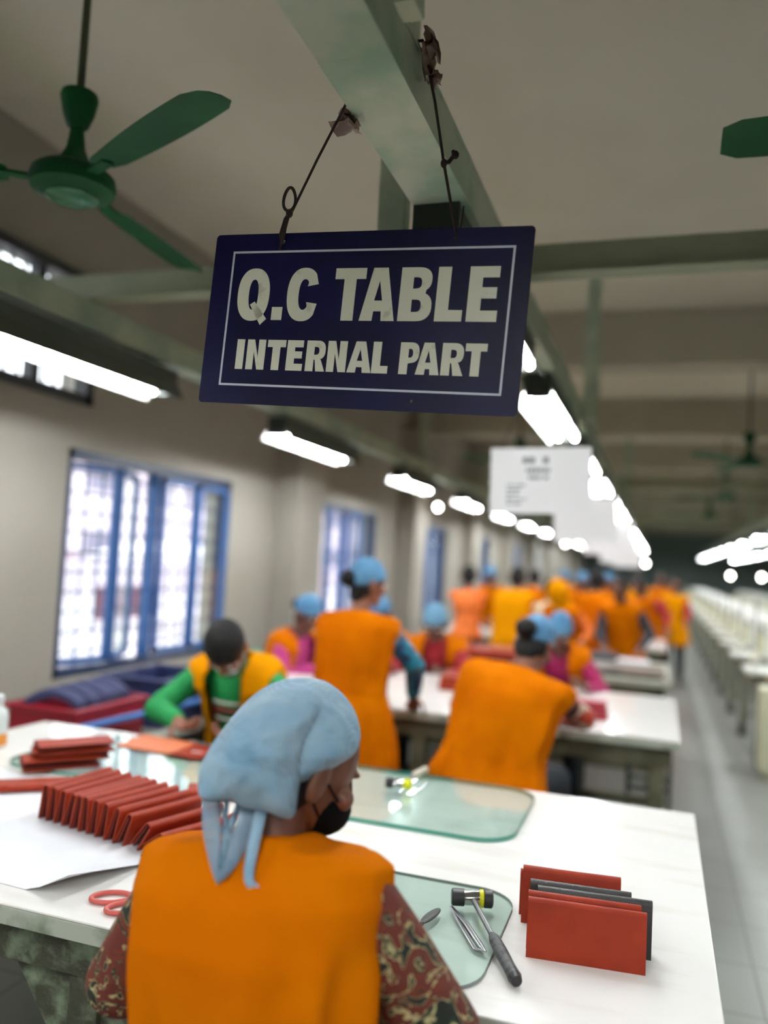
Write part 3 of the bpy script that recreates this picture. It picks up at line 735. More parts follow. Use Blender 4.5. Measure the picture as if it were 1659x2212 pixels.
# ------------------------------------------------------------------ tables
T_Z = .76
def table(label, x0_, x1_, y0_, y1_, legs, m='mottled', top='table_top', gussets=True, rail=True):
    t = wthing('work_table', label, 'table', (x0_, y0_, 0))
    part('tabletop', MB().b2((x0_, y0_, T_Z - .006), (x1_, y1_, T_Z)), M[top], t, False, .003)
    part('edging', MB().b2((x0_ + .001, y0_ + .001, T_Z - .042), (x1_ - .001, y1_ - .001, T_Z - .006)), M['table_edge'], t, False, .002)
    ap = MB()
    i_ = .04
    ap.b2((x0_ + i_, y0_ + i_, T_Z - .13), (x1_ - i_, y0_ + i_ + .035, T_Z - .042)); ap.b2((x0_ + i_, y1_ - i_ - .035, T_Z - .13), (x1_ - i_, y1_ - i_, T_Z - .042))
    ap.b2((x0_ + i_, y0_ + i_, T_Z - .13), (x0_ + i_ + .035, y1_ - i_, T_Z - .042)); ap.b2((x1_ - i_ - .035, y0_ + i_, T_Z - .13), (x1_ - i_, y1_ - i_, T_Z - .042))
    part('apron', ap, M[m], t, False, .003)
    for lx in legs:
        for ly in (y0_ + i_ + .04, y1_ - i_ - .04):
            lg = part('leg', MB().b2((lx - .035, ly - .035, 0), (lx + .035, ly + .035, T_Z - .042)), M[m], t, False, .003)
            if gussets:
                for s_ in ([1] if lx == legs[0] else [-1] if lx == legs[-1] else [-1, 1]):
                    part('gusset', MB().prism([(0, 0), (s_ * .15, 0), (0, -.20)], (lx + s_ * .035, ly - .02, T_Z - .13), (1, 0, 0), (0, 0, 1), (0, 1, 0), .04), M[m], lg, False)
    if rail:
        for ly in (y0_ + i_ + .04, y1_ - i_ - .04): part('rail', MB().b2((legs[0], ly - .02, .13), (legs[-1], ly + .02, .18)), M[m], t, False, .003)
    return t
table('white topped inspection table with flaking green frame, under the blue sign', -2.35, .13, 1.39, 2.80, [-2.25, -1.06, .04])
table('white topped worktable with olive frame, second down the aisle', -2.35, .115, 3.95, 5.29, [-2.25, -1.1, .02], 'olive', gussets=False)
table('dark topped worktable laden with goods, third down the aisle', -2.35, .10, 6.0, 7.3, [-2.25, -1.1, .0], 'olive', 'machine_table', gussets=False)
table('white topped worktable, fourth down the aisle', -2.35, .10, 8.6, 9.9, [-2.25, -1.1, .0], 'olive', gussets=False)
table('white topped worktable, fifth down the aisle', -2.35, .10, 11.4, 12.7, [-2.25, -1.1, .0], 'olive', gussets=False)
table('white topped worktable, sixth down the aisle', -2.35, .10, 14.3, 15.6, [-2.25, -1.1, .0], 'olive', gussets=False)

# glass plates
def plate(label, poly, th, edge, group='glass plates on the inspection table'):
    cx = sum(p_[0] for p_ in poly) / len(poly); cy = sum(p_[1] for p_ in poly) / len(poly)
    t = wthing('glass_plate', label, 'glass plate', (cx, cy, T_Z), group)
    part('glass', MB().prism(poly, (0, 0, T_Z + th - .0006), (1, 0, 0), (0, 1, 0), (0, 0, 1), .0006), M['plate_top'], t, False)
    n = len(poly); ins = [((p_[0] - cx) * .997 + cx, (p_[1] - cy) * .997 + cy) for p_ in poly]
    mb = MB(); vs = [(p_[0], p_[1], z) for z in (T_Z + .0002, T_Z + th - .0007) for p_ in poly] + [(p_[0], p_[1], z) for z in (T_Z + .0002, T_Z + th - .0007) for p_ in ins]
    fs = []
    for k in range(n):
        j = (k + 1) % n
        fs += [(k, j, n + j, n + k), (2 * n + k, 3 * n + k, 3 * n + j, 2 * n + j), (n + k, n + j, 3 * n + j, 3 * n + k), (k, 2 * n + k, 2 * n + j, j)]
    part('rim', mb.add(vs, fs), M[edge], t, False)
    return t
def rpoly(x0_, y0_, x1_, y1_, r, n=8, rot=0):
    p_ = rrect(x1_ - x0_, y1_ - y0_, r, n); c, s = math.cos(R_(rot)), math.sin(R_(rot)); cx, cy = (x0_ + x1_) / 2, (y0_ + y1_) / 2
    return [(cx + a * c - b_ * s, cy + a * s + b_ * c) for a, b_ in p_]
plate('thick green-edged glass plate with rounded corners, holding the short-handled mallet', rpoly(-1.14, 2.215, -.345, 2.765, .11), .013, 'plate_edge')
plate('glass plate reflecting the window, before the person in the green shirt', rpoly(-2.02, 2.2, -1.22, 2.70, .09), .010, 'plate_edge')
plate('thin clear glass plate under the black and yellow mallet', rpoly(-.92, 1.43, -.272, 1.905, .09), .007, 'plate_edge_thin')

# mallets
def mallet(label, c, hd, hl, handle_end, g='grip', r=.0165, zc=None):
    c = Vector(c); hd = Vector(hd).normalized()
    t = wthing('mallet', label, 'mallet', tuple(c))
    a = c - hd * hl / 2
    part('black_face', MB().lathe([(r * .9, 0), (r * 1.06, .003), (r * 1.06, hl * .3), (r, hl * .31)], a, hd), M['rubber'], t)
    part('chrome_head', MB().lathe([(r * .9, hl * .31), (r * .92, hl * .66), (r * .9, hl * .67)], a, hd), M['chrome'], t)
    part('yellow_ring', MB().lathe([(r * .95, hl * .67), (r * 1.1, hl * .70), (r * 1.1, hl * .76), (r * .95, hl * .78)], a, hd), M['yellow'], t)
    part('end_face', MB().lathe([(r, hl * .78), (r * 1.12, hl * .80), (r * 1.12, hl * .97), (r * .9, hl)], a, hd), M['rubber' if g == 'grip' else 'yellow'], t)
    e = Vector(handle_end); d = (e - c)
    part('shaft', MB().tube([c, c + d * .55], [.0052, .0056], 10), M['steel'], t)
    h = part('handle', MB().tube([c + d * .50, c + d * .56, c + d * .70, c + d * .85, c + d * .97, e], [.007, .0115, .0125, .0115, .0125, .009], 14), M[g], t)
    if g == 'grip': part('end_cap', MB().tube([e - d * .03, e + d * .01], [.0131, .010], 14), M['rubber'], h)
    return t
mallet('mallet with black faces, yellow ring and long grey grip, lying on the thin glass', (-.352, 1.775, .79), (.94, .30, 0), .088, (-.212, 1.50, .774))
mallet('small mallet with black face, yellow end and pale handle on the green-edged glass', (-.752, 2.527, .795), (1, .16, 0), .082, (-.735, 2.79, .784), 'wood_handle', .0155)
t = wthing('tweezers', 'pair of grey metal tweezers lying under the mallet head', 'tweezers', (-.34, 1.67, .77))
for s_ in (-1, 1): part('arm', MB().tube([(-.393, 1.758, .7715), (-.345 + s_ * .002, 1.68 + s_ * .004, .7715 + .003 * s_), (-.30 + s_ * .004, 1.60 + s_ * .005, .7715 + .002 * s_), (-.284, 1.588, .7715)], [.004, .006, .005, .002], 8, flat=.4), M['steel'], t)
t = wthing('burnisher', 'dark spoon-shaped tool resting on the thin glass beside the patterned sleeve', 'tool', (-.41, 1.66, .775))
part('blade', MB().ell((-.418, 1.685, .775), (.0125, .045, .004), (Vector((.94, .1, 0)), Vector((.15, .98, 0)), Vector((0, 0, 1)))), M['dark_metal'], t)
part('handle', MB().tube([(-.424, 1.645, .775), (-.44, 1.57, .777), (-.46, 1.50, .778)], [.004, .007, .006], 10), M['rubber'], t)

# wallets
def wallet_shape(t, L, H, gap, m='leather', inner='leather_in', flat=False, leaves=2):
    """folded wallet, local frame: length along X, fold on top (+Z), open side down; bottom at z=0"""
    th = .0028; g = gap / 2; n = 7
    outer = [(-g * 1.5, 0)] + [(g * math.cos(R_(a)), H - g + g * math.sin(R_(a))) for a in np.linspace(180, 0, n)] + [(g * 1.5, 0)]
    inn = [(g * 1.5 - th, 0)] + [((g - th) * math.cos(R_(a)), H - g + (g - th) * math.sin(R_(a))) for a in np.linspace(0, 180, n)] + [(-g * 1.5 + th, 0)]
    part('cover', MB().prism(outer + inn, (-L / 2, 0, 0), (0, 1, 0), (0, 0, 1), (1, 0, 0), L), M[m], t, True, 0)
    for k in range(leaves):
        o_ = (-.45, .35, 0)[k] * gap
        poly = [(o_ - .0012, .002), (o_ + .0012, .002), (o_ * .5 + .0012, H - gap * .55), (o_ * .5 - .0012, H - gap * .55)]
        part('inner_leaf', MB().prism(poly, (-L / 2 + .003, 0, 0), (0, 1, 0), (0, 0, 1), (1, 0, 0), L - .006), M[inner], t, False)
def wallet(label, loc, yaw, lean=0, L=.2, H=.1, gap=.014, m='leather', inner='leather_in', group=None, leaves=2):
    t = thing('folded_wallet', label, 'wallet', loc, 0, group)
    t.rotation_euler = (R_(lean), 0, R_(yaw)); wallet_shape(t, L, H, gap, m, inner, leaves=leaves); return t
# standing group beside the aisle
G = 'wallets standing near the aisle corner'
wallet('rust leather wallet at the front of the standing group, its broad face bare', (-.107, 1.648, T_Z), 6, -1, .218, .108, .016, group=G)
wallet('rust leather wallet standing second in the group, just behind the front one', (-.115, 1.683, T_Z), 6, 1, .212, .108, .016, group=G)
wallet('black leather wallet whose corner sticks out at the aisle end of the group', (-.098, 1.717, T_Z), 6, 0, .218, .107, .018, 'black_leather', 'rubber', G)
wallet('black leather wallet standing between the black and the rearmost rust one', (-.128, 1.752, T_Z), 6, 0, .198, .104, .016, 'black_leather', 'rubber', G)
wallet('rust leather wallet at the rear of the standing group, lower face lit', (-.150, 1.797, T_Z), 6, -3, .198, .112, .02, group=G)
wallet('rust leather wallet peeking out behind the rear corner of the group', (-.175, 1.835, T_Z), 8, 0, .17, .092, .016, group=G)

# the long leaning row
G = 'row of folded wallets leaning on the white sheet'
proto = None
N_ROW = 12
for k in range(N_ROW):
    u = k / (N_ROW - 1)
    x_ = -1.505 + .375 * u ** 1.02 + (.015 if k > 9 else 0); y_ = 1.945 - .085 * u
    lean = [3, 5, 9, 13, 8, 3, 7, 10, 17, 26, 38, 52][k]
    lab = 'folded rust wallet in the leaning row, %s from the end by the bottle' % ords[k]
    if k == 0: lab = 'folded rust wallet standing upright at the end of the row by the bottle'
    if k == N_ROW - 1: lab = 'folded rust wallet leaning lowest, at the vest end of the row'
    if proto is None: proto = wallet(lab, (x_, y_, T_Z + .001), 86, lean, .235, .092, .022, group=G); ob = proto
    else: ob = copy_tree(proto, (x_, y_, T_Z + .001), label=lab)
    ob.rotation_euler = (R_(lean), 0, R_(84 - k * 1.2))
ob = copy_tree(proto, (-1.075, 1.80, T_Z + .004), label='rust wallet lying nearly flat past the low end of the leaning row', group='wallets lying flat past the row'); ob.rotation_euler = (R_(72), 0, R_(72))
ob = copy_tree(proto, (-1.02, 1.83, T_Z + .004), label='rust wallet lying flat beside the shoulder of the orange vest', group='wallets lying flat past the row'); ob.rotation_euler = (R_(80), 0, R_(66))
ob = copy_tree(proto, (-1.22, 2.28, T_Z + .013), label='rust wallet lying flat between the leaning row and the blue bonnet', group='wallets lying flat past the row'); ob.rotation_euler = (R_(84), 0, R_(30))
# flat stack behind
G = 'flat stack of wallets behind the leaning row'
for k, (x_, y_, z_, yaw, lab) in enumerate([(-1.77, 2.12, .004, 40, 'rust wallet at the bottom of the flat stack, jutting toward the bottle'), (-1.77, 2.19, .028, 50, 'rust wallet second up in the flat stack'),
                                            (-1.76, 2.22, .050, 46, 'rust wallet third up in the flat stack'), (-1.75, 2.23, .070, 52, 'rust wallet topmost of the flat stack')]):
    ob = copy_tree(proto, (x_, y_ - .06, T_Z + z_), label=lab, group=G); ob.rotation_euler = (R_(82), 0, R_(yaw)); 
    if k: ob.location = (x_, y_ + .02, T_Z + z_); ob.rotation_euler = (R_(-82), 0, R_(yaw))

# white sheet under the row with a curled corner
def sheet():
    A, B, C_, D = Vector((-2.28, 1.62, 0)), Vector((-1.13, 1.455, 0)), Vector((-1.06, 2.0, 0)), Vector((-2.2, 2.2, 0))
    A = Vector((-2.1, 1.50, 0)); n = 26; vs = []
    for side in (0, .0012):
        for i in range(n + 1):
            for j in range(n + 1):
                u, v = i / n, j / n
                p_ = (A * (1 - u) + B * u) * (1 - v) + (D * (1 - u) + C_ * u) * v
                cu = max(0, u - .90) * .5 * max(0, 1 - v * 2.2)
                vs.append((p_.x, p_.y, T_Z + .0006 + side + cu))
    N = (n + 1) ** 2; fs = []
    for i in range(n):
        for j in range(n):
            a = i * (n + 1) + j; fs += [(a, a + n + 1, a + n + 2, a + 1), (N + a, N + a + 1, N + a + n + 2, N + a + n + 1)]
    rim = [i * (n + 1) for i in range(n + 1)] + [n * (n + 1) + j for j in range(1, n + 1)] + [i * (n + 1) + n for i in range(n - 1, -1, -1)] + list(range(n - 1, 0, -1))
    for k in range(len(rim)): a, b_ = rim[k], rim[(k + 1) % len(rim)]; fs.append((a, b_, b_ + N, a + N))
    return MB().add(vs, fs)
one('work_sheet', sheet(), M['paper'], 'large white sheet with a curled corner under the leaning wallets', 'sheet', (-1.6, 1.8, T_Z))

# scissors
t = wthing('scissors', 'scissors with dull red loop handles, half hidden by the dark red sleeve', 'scissors', (-1.03, 1.48, T_Z))
def loop(cx, cy, rx, ry, rot):
    return [(cx + rx * math.cos(a) * math.cos(rot) - ry * math.sin(a) * math.sin(rot), cy + rx * math.cos(a) * math.sin(rot) + ry * math.sin(a) * math.cos(rot), T_Z + .0062) for a in np.linspace(0, 2 * math.pi, 30)]
part('handle', MB().tube(loop(-1.052, 1.495, .040, .026, .55), .0052, 10), M['scissor_red'], t)
part('handle', MB().tube(loop(-.998, 1.465, .036, .024, .75), .0052, 10), M['scissor_red'], t)
part('blade', MB().tube([(-1.02, 1.51, T_Z + .006), (-.98, 1.535, T_Z + .006), (-.88, 1.58, T_Z + .005)], [.006, .009, .002], 8, flat=.3), M['steel'], t)
part('blade', MB().tube([(-.985, 1.49, T_Z + .009), (-.95, 1.52, T_Z + .009), (-.87, 1.57, T_Z + .008)], [.006, .008, .002], 8, flat=.3), M['steel'], t)

# glue bottle at the table's window side
t = wthing('glue_bottle', 'cloudy plastic bottle half full of amber glue at the edge of view', 'bottle', (-2.18, 2.36, T_Z))
part('bottle_body', MB().lathe([(.03, .0), (.034, .004), (.034, .11), (.028, .13), (.014, .145), (.013, .16)], (-2.18, 2.36, T_Z)), M['bottle_plastic'], t)
part('glue_band', MB().lathe([(.0345, .012), (.0346, .013), (.0346, .052), (.0345, .053)], (-2.18, 2.36, T_Z)), M['glue'], t)
part('cap', MB().lathe([(.016, .155), (.016, .18), (.008, .186)], (-2.18, 2.36, T_Z)), M['bottle_plastic'], t)

# the open wallet under the hands of the person in green
t = wthing('open_wallet', 'opened tan and rust wallet being worked on by the person in green', 'wallet', (-1.66, 2.71, T_Z + .011))
part('tan_panel', MB().prism([(-1.83, 2.56), (-1.60, 2.55), (-1.60, 2.74), (-1.85, 2.76)], (0, 0, T_Z + .0115), (1, 0, 0), (0, 1, 0), (0, 0, 1), .003), mat('tan_leather', (204, 112, 70), .5), t, False, .001)
part('rust_panel', MB().prism([(-1.60, 2.55), (-1.50, 2.54), (-1.465, 2.57), (-1.455, 2.72), (-1.60, 2.74)], (0, 0, T_Z + .0125), (1, 0, 0), (0, 1, 0), (0, 0, 1), .004), M['leather'], t, False, .001)
part('pale_stamp', MB().box((-1.53, 2.615, T_Z + .0168), (.045, .01, .0006), Matrix.Rotation(R_(-4), 3, 'Z')), M['paper'], t, False)
one('steel_tool', MB().tube([(-1.63, 2.725, T_Z + .024), (-1.55, 2.71, T_Z + .022), (-1.47, 2.68, T_Z + .02)], [.005, .004, .003], 8), M['steel'], 'thin steel tool held over the open wallet', 'tool', (-1.55, 2.71, T_Z + .02))

# ------------------------------------------------------------------ people
UP = Vector((0, 0, 1))
def ik(S, T, l1, l2, pole):
    d = T - S; L = min(d.length, (l1 + l2) * .995); d.normalize(); T2 = S + d * L
    a = (l1 * l1 - l2 * l2 + L * L) / (2 * L); h = math.sqrt(max(l1 * l1 - a * a, 0))
    p_ = pole - pole.dot(d) * d; p_ = p_.normalized() if p_.length > 1e-5 else Vector((0, 0, -1))
    return S + d * a + p_ * h, T2

def hand(mb, W, d, n, side, k=1.0, curl=22):
    """palm, five separate bent fingers; d = pointing direction, n = palm normal, side = +1 thumb toward n x d"""
    d = d.normalized(); n = (n - n.dot(d) * d).normalized(); s = n.cross(d) * side
    mb.cap(W, .021 * k, W + d * .03 * k, .020 * k, 12)
    kn_ = []
    for i, (o_, ln) in enumerate([(.031, .074), (.0105, .082), (-.0105, .076), (-.030, .06)]):
        b_ = W + d * (.086 - abs(i - 1) * .004) * k + s * o_ * k
        mb.cap(W + d * .02 * k + s * o_ * .5 * k, .014 * k, b_, .0105 * k, 10); kn_.append((b_, ln * k, o_))
    mb.ell(W + d * .05 * k, (.036 * k, .042 * k, .0145 * k), (s, d, n))
    for i, (b_, ln, o_) in enumerate(kn_):
        cur = b_; ang = curl * (.6 + .12 * i); dd = (d + s * o_ * 1.8).normalized(); r0 = .0088 * k
        for q, fr in enumerate((.45, .31, .24)):
            ax = Matrix.Rotation(R_(ang), 3, n.cross(dd)) @ dd; nx = cur + ax * ln * fr
            mb.cap(cur, r0, nx, r0 * .9, 10); cur = nx; dd = ax; r0 *= .92; ang = curl
    t0 = W + d * .022 * k + s * .026 * k; t1 = t0 + (d * .62 + s * .7 + n * .3).normalized() * .042 * k; t2 = t1 + (d * .9 + s * .25 + n * .35).normalized() * .034 * k; t3 = t2 + (d * 1 + n * .4).normalized() * .026 * k
    mb.cap(W + d * .012 * k, .016 * k, t0, .0135 * k, 10); mb.cap(t0, .0135 * k, t1, .0105 * k, 10); mb.cap(t1, .0104 * k, t2, .0095 * k, 10); mb.cap(t2, .0093 * k, t3, .0075 * k, 10)

def bend_path(P, ang0, ang1):
    pass

def person(label, pos, face=0, H=1.5, pose='stand', seat=.47, lean=5, roll=0, head=(0, 0, 0), hands=None, shirt='red_shirt', trousers='dark_cloth', vest='vest',
           cap=None, hair=True, bun=False, mask=None, skin='skin', voxel=.009, poles=None, curl=22, detail=False, group=None, vest_w=1.0, open_vest=False, hem=.30, girth=1.0, palm=(0, 0, -1), sleeve2=None, legs_dir=None, hdir=None, hair_k=1.0, hoff=(0, 0, 0), eyes=True, sleeve_k=1.0):
    s = H / 1.6
    a = R_(face); f = Vector((-math.sin(a), math.cos(a), 0)); r = Vector((math.cos(a), math.sin(a), 0))
    org = (pos[0], pos[1], 0)
    root = wthing('person', label, 'person', org, group)
    base = Vector(org)
    pz = (.885 * s if pose == 'stand' else seat + .095 * s)
    pel = base + UP * pz
    def dirn(deg, rl=0):
        q = Matrix.Rotation(R_(-deg), 3, r) @ UP
        return Matrix.Rotation(R_(rl), 3, f) @ q
    d1, d2, d3 = dirn(lean * .55, roll * .5), dirn(lean, roll), dirn(lean * 1.1 + 6, roll)
    waist = pel + d1 * .12 * s; chest = waist + d2 * .17 * s; nb = chest + d3 * .185 * s
    r2 = (r - r.dot(d2) * d2).normalized(); r2 = Matrix.Rotation(0, 3, f) @ r2
    f2 = d2.cross(r2) * 1.0
    f2 = (UP.cross(r2)).normalized() if False else (r2.cross(d2) * -1)
    shc = nb - d3 * .055 * s
    sh = {-1: shc - r2 * .155 * s * girth, 1: shc + r2 * .155 * s * girth}
    # head frame
    yaw, pit, hr_ = head
    hf = Matrix.Rotation(R_(yaw), 3, UP) @ f; hrt = Vector((hf.y, -hf.x, 0)); hf = Matrix.Rotation(R_(pit), 3, hrt) @ hf
    hrt = Matrix.Rotation(R_(hr_), 3, hf) @ hrt
    hu = hrt.cross(hf)
    neck_top = nb + (d3 * .6 + hu * .5).normalized() * .075 * s
    hc = neck_top + hu * .085 * s + hf * .022 * s + Vector(hoff)
    k = s * .98 if s > .9 else s
    B = MB()
    # torso
    B.ell(pel, (.155 * s * girth, .105 * s, .11 * s), (r2, f, UP)); B.ell(waist, (.125 * s * girth, .09 * s, .13 * s), (r2, f2, d2)); B.ell(chest + d2 * .03, (.145 * s * girth, .10 * s, .15 * s), (r2, f2, d2))
    B.cap(sh[-1] + r2 * .02, .048 * s, sh[1] - r2 * .02, .048 * s)
    B.cap(nb - d3 * .05 * s, .06 * s, neck_top, .047 * s); B.cap(neck_top, .047 * s, hc - hf * .02 * k, .05 * k)
    # head
    B.ell(hc + hu * .022 * k - hf * .008 * k, (.073 * k, .093 * k, .088 * k), (hrt, hf, hu)); B.ell(hc - hu * .035 * k + hf * .018 * k, (.058 * k, .066 * k, .075 * k), (hrt, hf, hu))
    B.cap(hc - hu * .07 * k + hf * .045 * k, .032 * k, hc - hu * .088 * k + hf * .058 * k, .024 * k)
    B.cap(hc + hf * .085 * k + hu * .012 * k, .008 * k, hc + hf * .101 * k - hu * .026 * k, .0125 * k); B.ell(hc + hf * .093 * k - hu * .03 * k, (.018 * k, .010 * k, .009 * k), (hrt, hf, hu))
    B.ell(hc + hf * .079 * k - hu * .058 * k, (.024 * k, .012 * k, .009 * k), (hrt, hf, hu)); B.ell(hc + hf * .078 * k + hu * .022 * k, (.045 * k, .012 * k, .009 * k), (hrt, hf, hu))
    for q in (-1, 1):
        B.ell(hc + hrt * q * .083 * k - hf * .014 * k - hu * .006 * k, (.011 * k, .023 * k, .036 * k), ((hrt * q + hf * .55).normalized(), (hf - hrt * q * .55).normalized(), hu)); B.ell(hc + hrt * q * .045 * k + hf * .065 * k - hu * .02 * k, (.022 * k, .018 * k, .02 * k), (hrt, hf, hu))
    # arms
    if hands is None: hands = (base - r * .24 * s + f * .06 + UP * (pz - .12), base + r * .24 * s + f * .06 + UP * (pz - .12))
    joints = {}
    for q, tgt in zip((-1, 1), hands):
        pole = Vector((poles or {}).get(q, tuple(r * q * .6 - UP * .8 - f * .4)))
        el, wr = ik(sh[q], Vector(tgt), .265 * s, .235 * s, pole)
        B.cap(sh[q], .045 * s, el, .035 * s); B.cap(el, .036 * s, el.lerp(wr, .35), .036 * s); B.cap(el.lerp(wr, .3), .036 * s, wr, .022 * s)
        dd = (wr - el).normalized()
        if hdir and q in hdir: dd2 = (dd * .5 + Vector(hdir[q])).normalized()
        elif pose == 'sit' or lean > 8: dd2 = (dd + Vector((0, 0, -.1)) - Vector(dd) * 0).normalized()
        else: dd2 = dd
        nn = Vector(palm) if abs(Vector(palm).dot(dd2)) < .9 else -r * q
        hand(B, wr, dd2, nn, q if nn.z < 0 else -q, k=s * .98, curl=curl)
        joints[q] = (sh[q], el, wr, dd2)
    # legs
    lg = {}
    ld = Matrix.Rotation(R_(legs_dir or 0), 3, UP) @ f
    for q in (-1, 1):
        hip = pel + r * q * .085 * s - UP * .03
        if pose == 'stand':
            kne = base + r * q * .10 * s + f * .03 + UP * .46 * s; ank = base + r * q * .105 * s - f * .02 + UP * .075 * s
        else:
            kne = hip + (ld + r * q * .22).normalized() * .40 * s; kne.z = seat + .06 * s; ank = Vector((kne.x, kne.y, .075 * s)) - ld * .04
        toe = ank + (f * 1 + r * q * .15).normalized() * .15 * s - UP * .045 * s
        B.cap(hip, .078 * s, kne, .052 * s); B.cap(kne, .052 * s, kne.lerp(ank, .35), .052 * s); B.cap(kne.lerp(ank, .3), .05 * s, ank, .034 * s)
        B.cap(ank - UP * .03 * s - f * .03 * s, .036 * s, toe, .026 * s); lg[q] = (hip, kne, ank)
    me = remesh(B, voxel * (.55 if detail else .8), 2, .5, org=org, name='body')
    link('body', me, M[skin], root)
    # shirt
    S = MB(); e = .012
    S.ell(waist, (.135 * s * girth, .10 * s, .15 * s), (r2, f2, d2)); S.ell(chest + d2 * .03, (.155 * s * girth, .11 * s, .16 * s), (r2, f2, d2)); S.cap(sh[-1] + r2 * .02, .052 * s, sh[1] - r2 * .02, .052 * s)
    S.ell(pel, (.172 * s * girth, .125 * s, .14 * s), (r2, f, UP))
    S.cap(nb - d3 * .06 * s, .066 * s, nb - d3 * .005 * s, .056 * s)
    for q in (-1, 1):
        s0, el, wr, _ = joints[q]
        if sleeve2 == 'short':
            S.cap(s0, .06 * s, s0.lerp(el, .62), .05 * s)
        else:
            S.cap(s0, .051 * s, el, .054 * s * sleeve_k); S.cap(el, .054 * s * sleeve_k, el.lerp(wr, .82), .038 * s * sleeve_k)
    me = remesh(S, voxel * .9, 2, .5, folds(.0035, 1, rnd.random() * 5), org, 'shirt')
    link('shirt', me, M[shirt], root)
    # trousers
    P = MB(); P.ell(pel - UP * .01, (.168 * s * girth, .12 * s, .12 * s), (r2, f, UP))
    for q in (-1, 1):
        hip, kne, ank = lg[q]; P.cap(hip, .092 * s, kne, .07 * s); P.cap(kne, .068 * s, kne.lerp(ank, .85), .056 * s)
    me = remesh(P, voxel, 2, .5, folds(.004, .8, rnd.random() * 5), org, 'trousers')
    link('trousers', me, M[trousers], root)
    # vest: loft of cross-sections down the spine
    if vest:
        spine = [(nb + d3 * .018 * s, d3, .072, .066), (nb + d3 * .006 * s, d3, .105, .078), (nb - d3 * .000 * s, d3, .180, .084), (nb - d3 * .018 * s, d3, .214, .098), (nb - d3 * .07 * s, d3, .216, .128),
                 (chest + d2 * .06 * s, d2, .195, .135), (chest, d2, .190, .136), (waist + d2 * .04 * s, (d1 + d2).normalized(), .182, .124), (waist - d1 * .03, d1, .186, .126),
                 (pel, d1, .205, .142)]
        if pose == 'stand': spine += [(pel - UP * hem * .5 * s, UP, .222, .152), (pel - UP * hem * s, UP, .236, .158)]
        else: spine += [(pel - UP * .06 * s, UP, .215, .155), (pel - UP * min(.16, hem) * s, UP, .225, .165)]
        rings = []; n = 64
        sd = rnd.random() * 20
        # interpolate for smoothness
        fine = []
        for i in range(len(spine) - 1):
            for t_ in (0, .25, .5, .75):
                A_, B_ = spine[i], spine[i + 1]
                fine.append((A_[0].lerp(B_[0], t_), A_[1].lerp(B_[1], t_).normalized(), A_[2] + (B_[2] - A_[2]) * t_, A_[3] + (B_[3] - A_[3]) * t_))
        fine.append(spine[-1])
        tot = len(fine)
        for i, (c_, d_, hw, hd_) in enumerate(fine):
            rr = (r2 - r2.dot(d_) * d_).normalized(); ff = d_.cross(rr)
            ring = []
            for j in range(n):
                t_ = 2 * math.pi * j / n; cx, sy = math.cos(t_), math.sin(t_)
                ex = .72 if i < tot * .7 else .85
                x_ = math.copysign(abs(cx) ** ex, cx) * hw * s * vest_w * girth; y_ = math.copysign(abs(sy) ** .9, sy) * hd_ * s * (1.07 if open_vest else 1)
                v_ = i / tot
                amp = (.005 + .022 * max(0, v_ - .3)) * s
                w1 = math.sin(t_ * 5 + sd + v_ * 3) * .6 + math.sin(t_ * 11 + sd * 2 - v_ * 5) * .4 + noise.noise(Vector((cx * 2 + v_ * 3, sy * 2, v_ * 4 + sd))) * 1.9
                sc_ = 1 + amp * w1 / (hw * s) * 1.2
                ring.append(c_ + rr * x_ * sc_ + ff * y_ * sc_)
            rings.append(ring)
        V = MB().loft(rings)
        me = remesh(V, voxel * .7 if detail else voxel * .9, 3, .6, None, org, 'vest') if not open_vest else None
        if open_vest:      # open down the front: drop the front strip of faces
            V = MB(); V.loft(rings, caps=False); keep = []
            for fc in V.f:
                cc = sum((Vector(V.v[i]) for i in fc), Vector()) / 4 - chest
                if not (cc.dot(f2) > .03 and abs(cc.dot(r2)) < .085 * s): keep.append(fc)
            V.f = keep; mm = V.mesh('vest', org, 'all')
            o_ = link('vest', mm, M[vest], root); sol = o_.modifiers.new('cloth_thickness', 'SOLIDIFY'); sol.thickness = .004
        else:
            vo = link('vest', me, M[vest], root)
            hemring = MB().tube([p_ + (p_ - fine[-1][0]).normalized() * .001 for p_ in rings[-2]] + [rings[-2][0]], .004, 6)
            part('hem', hemring, M['vest_hem'], vo)
            WORLD_ORG.pop(vo.name, None)
            root.children[-1]
            for ch in vo.children: ch.data.transform(Matrix.Translation(Vector(org) * -1))
    # hair
    if hair:
        Hm = MB(); Hm.ell(hc + hu * .030 * k - hf * .018 * k, (.079 * k * hair_k, .094 * k * hair_k, .091 * k * hair_k), (hrt, hf, hu)); Hm.ell(hc - hf * .045 * k - hu * .025 * k, (.066 * k, .055 * k, .06 * k), (hrt, hf, hu))
        Hm.ell(hc - hf * .052 * k - hu * .062 * k, (.052 * k, .040 * k, .05 * k), (hrt, hf, hu))
        for q in (-1, 1): Hm.ell(hc + hrt * q * .060 * k - hf * .03 * k - hu * .022 * k, (.018 * k, .030 * k, .045 * k), (hrt, hf, hu))
        if bun: Hm.ell(hc - hf * .122 * k + hu * .012 * k, (.05 * k, .045 * k, .048 * k), (hrt, hf, hu))
        me = remesh(Hm, .006, 1, .5, lambda co: (np.sin(co[:, 0] * 300) * np.sin(co[:, 1] * 280 + co[:, 2] * 60) * .0012).astype(np.float32), org, 'hair')
        link('hair', me, M['hair'], root)
